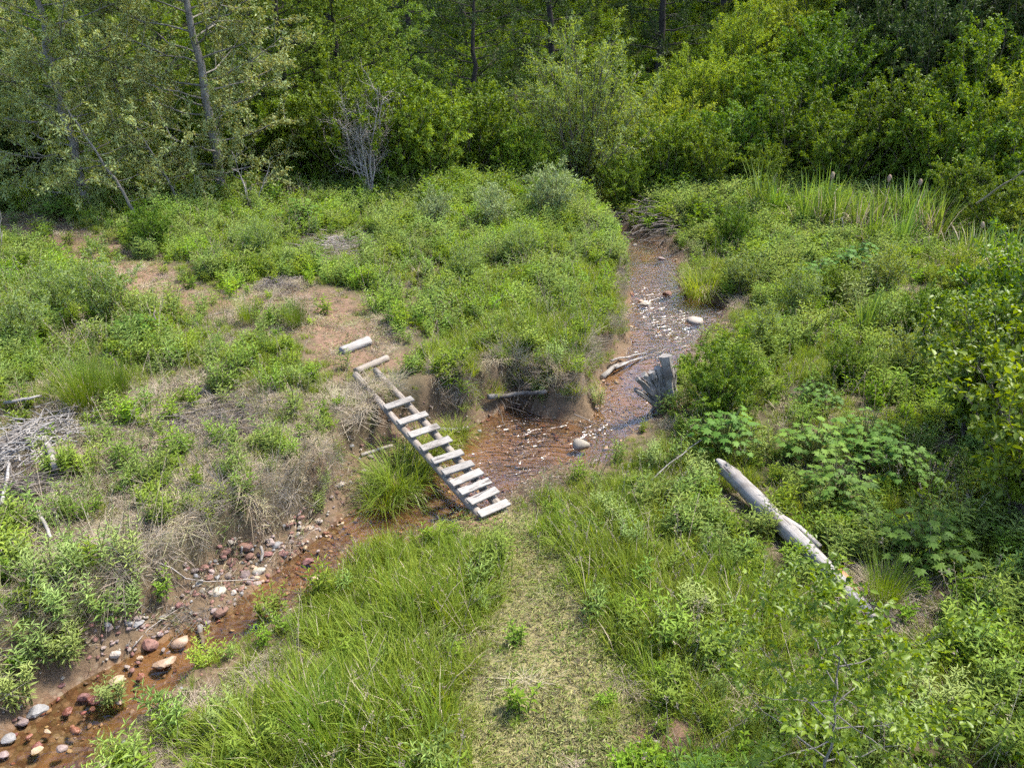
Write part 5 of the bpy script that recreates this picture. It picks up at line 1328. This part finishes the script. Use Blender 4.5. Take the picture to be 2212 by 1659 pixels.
# ------------------------------------------------------------------ ground cover nobody could count
def scatter(name, sources, pts, rot, scl, idx, tint, label):
    col = bpy.data.collections.new(name + '_source')
    for i, me in enumerate(sources):
        o = bpy.data.objects.new('%s_%02d' % (name + '_source', i), me); col.objects.link(o)
    me = bpy.data.meshes.new(name); n = len(pts); me.vertices.add(n); me.vertices.foreach_set('co', np.asarray(pts, np.float32).ravel())
    for nm, tp, arr in (('rot', 'FLOAT_VECTOR', rot), ('scl', 'FLOAT_VECTOR', scl)):
        a = me.attributes.new(nm, tp, 'POINT'); a.data.foreach_set('vector', np.asarray(arr, np.float32).ravel())
    a = me.attributes.new('idx', 'INT', 'POINT'); a.data.foreach_set('value', np.asarray(idx, np.int32))
    a = me.attributes.new('tint', 'FLOAT', 'POINT'); a.data.foreach_set('value', np.asarray(tint, np.float32))
    me.update(); o = link(name, me); kind(o, 'stuff', label)
    ng = bpy.data.node_groups.new(name, 'GeometryNodeTree')
    ng.interface.new_socket('Geometry', in_out='INPUT', socket_type='NodeSocketGeometry'); ng.interface.new_socket('Geometry', in_out='OUTPUT', socket_type='NodeSocketGeometry')
    gi = ng.nodes.new('NodeGroupInput'); go = ng.nodes.new('NodeGroupOutput'); ip = ng.nodes.new('GeometryNodeInstanceOnPoints'); ci = ng.nodes.new('GeometryNodeCollectionInfo')
    ci.inputs['Collection'].default_value = col; ci.inputs['Separate Children'].default_value = True; ci.inputs['Reset Children'].default_value = True
    def na(nm, dt):
        x = ng.nodes.new('GeometryNodeInputNamedAttribute'); x.data_type = dt; x.inputs['Name'].default_value = nm; return x.outputs['Attribute']
    L = ng.links.new; L(gi.outputs[0], ip.inputs['Points']); L(ci.outputs[0], ip.inputs['Instance']); ip.inputs['Pick Instance'].default_value = True
    L(na('idx', 'INT'), ip.inputs['Instance Index']); L(na('rot', 'FLOAT_VECTOR'), ip.inputs['Rotation']); L(na('scl', 'FLOAT_VECTOR'), ip.inputs['Scale']); L(ip.outputs[0], go.inputs[0])
    md = o.modifiers.new('scatter', 'NODES'); md.node_group = ng
    return o

# candidate points over the land in view, thinner with distance
def candidates(n, seed, ymin=3.2, ymax=34.0, pw=1.0):
    g = np.random.default_rng(seed); y = ymin + (ymax - ymin) * g.random(n * 3) ** pw; half = y * .80 + 3.2
    keep = g.random(len(y)) < half / (ymax * .80 + 3.2); y = y[keep]; half = half[keep]
    x = (g.random(len(y)) * 2 - 1) * half; k = min(n, len(x)); return x[:k], y[:k], g
def pick(x, y, dens, g):
    m = g.random(len(x)) < np.clip(dens, 0, 1); return m
def ground_slope_rot(x, y, g, k=.5):
    e = .15; dx = (hz(x + e, y) - hz(x - e, y)) / (2 * e); dy = (hz(x, y + e) - hz(x, y - e)) / (2 * e)
    return np.clip(-dy, -1.2, 1.2) * -k, np.clip(dx, -1.2, 1.2) * -k

B_HEAP = blob([(40, 985, 100, 90, 1), (70, 1070, 80, 40, 1)]); LOGLINE = wpts([(1545, 1060), (1640, 1140), (1740, 1230), (1830, 1310), (1890, 1360)]); BRLINE = wpts([(800, 800), (850, 870), (880, 920)])
def kept_low(x, y):
    """how far the growth is held down beside the path, the bridge foot and the log"""
    df, _ = seg_dist(x, y, PATH_FAR); dl, _ = seg_dist(x, y, LOGLINE); db, _ = seg_dist(x, y, BRLINE)
    return np.maximum.reduce([sstep(1.7, .7, df), .75 * sstep(.8, .3, dl), sstep(1.0, .4, db), blobs(B_HEAP, x, y)])
def cover_fields(x, y):
    dirt, dry, lush, mown = masks(x, y); sd, side, strip = creek(x, y)
    clump = fbm(x * 1.1, y * 1.1, 51); fine = fbm(x * 3.3, y * 3.3, 57)
    land = (sd > strip * np.where((side < .5) & (strip < .3), .7, 1) + .03)
    return dirt, dry, lush, mown, sd, side, strip, clump, fine, land

GT = [patch_mesh('grass_source', 900 + i, [10, 11, 9, 10, 8][i], 17, .26, [.28, .35, .24, .38, .30][i], [.28, .24, .34, .20, .30][i], .34, .0066, M['grass'], .06, M['straw']) for i in range(5)]
x, y, g = candidates(40000, 1, pw=1.25)
dirt, dry, lush, mown, sd, side, strip, clump, fine, land = cover_fields(x, y)
near = side < .5
d = np.where(near, .55, .34) * sstep(.2, .6, clump + .1) + lush * .6
d = d * (1 - .97 * np.clip(dirt * 1.1, 0, 1)) * (1 - .80 * mown) * (1 - .72 * dry) * land * (1 - .5 * kept_low(x, y))
d = np.where(hill(x, y) > 1.5, d * .5, d)
edge = np.where(side < .5, np.where(y < 8.5, .75, .38) + .25 * sstep(.1, 1.3, sd - strip) + .2 * sstep(.6, 1.5, sd - strip), .7 + .3 * sstep(0, .8, sd - strip))
m = pick(x, y, d, g); x, y, clump, lush, dry, fine, mown, edge = (q[m] for q in (x, y, clump, lush, dry, fine, mown, edge))
k = len(x); tx, ty = ground_slope_rot(x, y, g); s = g.uniform(.5, 1.1, k) * (.58 + .5 * lush + .25 * clump) * (1 - .68 * mown) * (1 - .3 * dry) * edge * (1 - .5 * kept_low(x, y))
scatter('grass', GT, np.stack([x, y, hz(x, y) - .01], -1), np.stack([tx * .6, ty * .6, g.random(k) * 6.28], -1), np.stack([s * 1.1, s * 1.1, s * g.uniform(.8, 1.2, k)], -1),
        g.integers(0, 5, k), np.clip(.55 - fine * .7 + .35 * dry + .5 * mown - .3 * lush + g.normal(size=k) * .12, 0, .9), 'lush green meadow grass on both banks of the creek')
n_grass = k

# dry thatch
DT = [patch_mesh('straw_source', 920 + i, 8, 17, .26, [.26, .32, .22][i], .85, .7, .0048, M['straw' if i != 1 else 'oldstraw'], .15, M['oldstraw']) for i in range(3)]
x, y, g = candidates(30000, 2, pw=1.2)
dirt, dry, lush, mown, sd, side, strip, clump, fine, land = cover_fields(x, y)
rim = np.exp(-((sd - strip - .22) / .24) ** 2) * np.maximum(side, .55 * (y > 14))
d = (1.0 * dry + 1.0 * rim + .10 * (1 - lush) + .10 * dirt) * (sd > strip + .12) * (1 - .5 * mown) * (1 - .5 * lush * (rim < .4)); d = np.where(y > 26, d * .4, d)
m = pick(x, y, d, g); x, y, rim, sd, dry = (q[m] for q in (x, y, rim, sd, dry)); k = len(x); tx, ty = ground_slope_rot(x, y, g, .9)
s = g.uniform(.6, 1.2, k) * (.85 + .35 * rim)
scatter('dry_grass', DT, np.stack([x, y, hz(x, y) - .005], -1), np.stack([tx + g.normal(size=k) * .2, ty + g.normal(size=k) * .2, g.random(k) * 6.28], -1), np.stack([s, s, s * g.uniform(.5, .9, k)], -1),
        np.where(rim > .5, g.integers(0, 2, k), g.integers(0, 3, k)), np.clip(g.random(k) ** 3 * .8, 0, 1), 'matted tan dry grass on the far bank')

# leafy weeds among the grass
WT = [herb_mesh(940 + i, [.36, .46, .30, .42, .34, .44][i], .16, 6, [.115, .125, .095, .115, .10, .12][i], [.24, .2, .34, .19, .3, .17][i], 14, M['herb' if i in (0, 2, 4) else 'herb_pale'], M['herb_stem'], segs=1, name='weed_source') for i in range(6)]
x, y, g = candidates(52000, 3, pw=1.15)
dirt, dry, lush, mown, sd, side, strip, clump, fine, land = cover_fields(x, y)
wc = fbm(x * .8, y * .8, 91)
wc = .6 * wc + .4 * fbm(x * 2.7, y * 2.7, 97)
d = (.14 + .8 * sstep(.40, .66, wc)) * (1 - .98 * mown) * (1 - .9 * np.clip(dirt, 0, 1)) * (1 - .86 * dry) * land * (1 - .72 * lush) * np.where(side < .5, .35 + .65 * sstep(.2, 1.4, sd - strip), 1)
d = np.where(y > 18, d * 1.25, d) * (1 - .85 * kept_low(x, y))
m = pick(x, y, d, g); x, y, fine, wc = (q[m] for q in (x, y, fine, wc)); k = len(x); s = g.uniform(.6, 1.25, k) * (.45 + 1.2 * wc) * np.interp(y, [5, 18, 30], [.85, 1.1, 1.5])
scatter('meadow_weeds', WT, np.stack([x, y, hz(x, y) - .01], -1), np.stack([g.normal(size=k) * .12, g.normal(size=k) * .12, g.random(k) * 6.28], -1), np.stack([s, s, s], -1),
        (g.integers(0, 3, k) * 2 + (fine > .5)) % 6, np.clip(g.random(k) * .5 - .1 + 1.1 * sstep(.5, .75, fbm(x * .5, y * .5, 113)), 0, 1), 'small leafy weeds growing through the meadow grass')

# tall thin flowering stalks and dead stems standing above the meadow
def stalk_mesh(seed, mat, n=7, h=.75):
    g = np.random.default_rng(seed); G = Geo()
    for i in range(n):
        b = np.array([*(g.normal(size=2) * .16), -.02]); t = b + np.array([*(g.normal(size=2) * .22), h * g.uniform(.6, 1.15)])
        v, f = tube(bezier(b, (b + t) / 2 + [0, 0, .1], t, 5), np.linspace(.0035, .002, 5), 3, False); G.add(v, f, 0, g.random())
        k = 9; u = g.uniform(.8, 1.0, k)[:, None]; V, F, A = leaf_arrays(b + (t - b) * u + [0, 0, .02], rand_dirs(k, g) + [0, 0, .9], rand_dirs(k, g), .035, .009, g); G.add(V, F, 0, A)
    return G.mesh('stalk_source', [mat])
SK = [stalk_mesh(950, M['straw']), stalk_mesh(951, M['oldstraw'], 6, .6), stalk_mesh(952, M['herb_pale'], 7, .7), stalk_mesh(953, M['grass'], 9, .8)]
x, y, g = candidates(5200, 8, pw=1.1); dirt, dry, lush, mown, sd, side, strip, clump, fine, land = cover_fields(x, y)
m = pick(x, y, .75 * land * (1 - mown) * (1 - kept_low(x, y)) * (sd > strip + .3), g); x, y = x[m], y[m]; k = len(x); s = g.uniform(.6, 1.2, k)
scatter('meadow_stalks', SK, np.stack([x, y, hz(x, y) - .01], -1), np.stack([g.normal(size=k) * .15, g.normal(size=k) * .15, g.random(k) * 6.28], -1), np.stack([s, s, s], -1), g.integers(0, 4, k), np.zeros(k), 'thin dry and flowering stalks standing above the meadow')

# clippings and dead bits lying flat
def litter_mesh(seed, n, L, W, mat, rad=.16):
    g = np.random.default_rng(seed); a = g.random(n) * 6.28; p = np.stack([g.normal(size=n) * rad, g.normal(size=n) * rad, g.random(n) * .025 + .004], -1)
    ax = np.stack([np.cos(a), np.sin(a), g.normal(size=n) * .18], -1); V, F, A = leaf_arrays(p, ax, nrm(np.array([0, 0, 1.0]) + rand_dirs(n, g) * .4), L * g.uniform(.5, 1.4, n), W, g)
    G = Geo(); G.add(V, F, 0, A); return G.mesh('litter_source', [mat])
CL = [litter_mesh(960, 26, .085, .011, M['clip']), litter_mesh(961, 26, .10, .008, M['straw']), litter_mesh(962, 22, .06, .014, M['clip']), litter_mesh(963, 24, .13, .006, M['oldstraw'])]
x, y, g = candidates(60000, 4, pw=1.15, ymax=26)
dirt, dry, lush, mown, sd, side, strip, clump, fine, land = cover_fields(x, y)
onstrip = (sd > .04) & (sd < strip + .15) & (strip > .22)
d = np.where(onstrip, .55, (.95 * mown + .40 * dirt * sstep(.3, .6, fine) + .55 * dry) * (sd > strip * .6 + .05))
m = pick(x, y, d, g); x, y, dry, mown, fine = (q[m] for q in (x, y, dry, mown, fine)); k = len(x); tx, ty = ground_slope_rot(x, y, g, 1)
ii = np.where(onstrip[m] | (g.random(k) < np.clip(dry * 1.2 + .08, 0, 1) * (1 - mown)), g.choice([3, 3, 1], k), g.choice([0, 2, 0, 1], k)); s = g.uniform(.7, 1.3, k)
scatter('grass_clippings', CL, np.stack([x, y, hz(x, y) + .01], -1), np.stack([tx, ty, g.random(k) * 6.28], -1), np.stack([s, s, s], -1), ii, np.clip(1.1 - fine * 1.6 + g.normal(size=k) * .2, 0, 1), 'pale cut grass and straw strewn on the trodden paths')

# gravel and pebbles along the bed and bars
GR = [stone_mesh(970 + i, 5 if i % 2 else 2, .6, M[['redstone', 'pinkstone', 'tanstone', 'palestone', 'wetstone', 'greystone'][i]]) for i in range(6)]
g = np.random.default_rng(5); x = g.uniform(-9, 9, 120000); y = g.uniform(3.5, 26, 120000)
sd, side, strip = creek(x, y); q = fbm(x * 1.1, y * 1.1, 66)
bar = blobs(blob([(1150,1045,90,40,1),(1230,1010,60,30,.9),(500,1240,90,60,.9),(620,1160,70,40,.8),(330,1400,120,40,.7)]), x, y)
d = ((sd < 0) * (.10 + .30 * sstep(.45, .6, q)) + (sd >= 0) * (sd < strip + .12) * (.15 + .85 * bar))
m = pick(x, y, d, g); x, y, sd, bar = (a[m] for a in (x, y, sd, bar)); k = len(x)
s = np.where(sd < 0, g.uniform(.03, .10, k) * g.random(k) ** .5, g.uniform(.015, .05, k) * np.where(x < -1.5, 1.7, 1)) * np.where(g.random(k) < .06, 1.8, 1)
ii = np.where(sd < 0, g.choice([0, 2, 4, 4, 2, 1], k), g.choice([0, 1, 1, 3, 5, 0], k))
scatter('gravel', GR, np.stack([x, y, hz(x, y) + s * .12], -1), np.stack([g.normal(size=k) * .3, g.normal(size=k) * .3, g.random(k) * 6.28], -1), np.stack([s, s, s], -1), ii, np.zeros(k), 'pink and red gravel in the creek bed and on its bars')

# undergrowth carpeting the shaded wood behind
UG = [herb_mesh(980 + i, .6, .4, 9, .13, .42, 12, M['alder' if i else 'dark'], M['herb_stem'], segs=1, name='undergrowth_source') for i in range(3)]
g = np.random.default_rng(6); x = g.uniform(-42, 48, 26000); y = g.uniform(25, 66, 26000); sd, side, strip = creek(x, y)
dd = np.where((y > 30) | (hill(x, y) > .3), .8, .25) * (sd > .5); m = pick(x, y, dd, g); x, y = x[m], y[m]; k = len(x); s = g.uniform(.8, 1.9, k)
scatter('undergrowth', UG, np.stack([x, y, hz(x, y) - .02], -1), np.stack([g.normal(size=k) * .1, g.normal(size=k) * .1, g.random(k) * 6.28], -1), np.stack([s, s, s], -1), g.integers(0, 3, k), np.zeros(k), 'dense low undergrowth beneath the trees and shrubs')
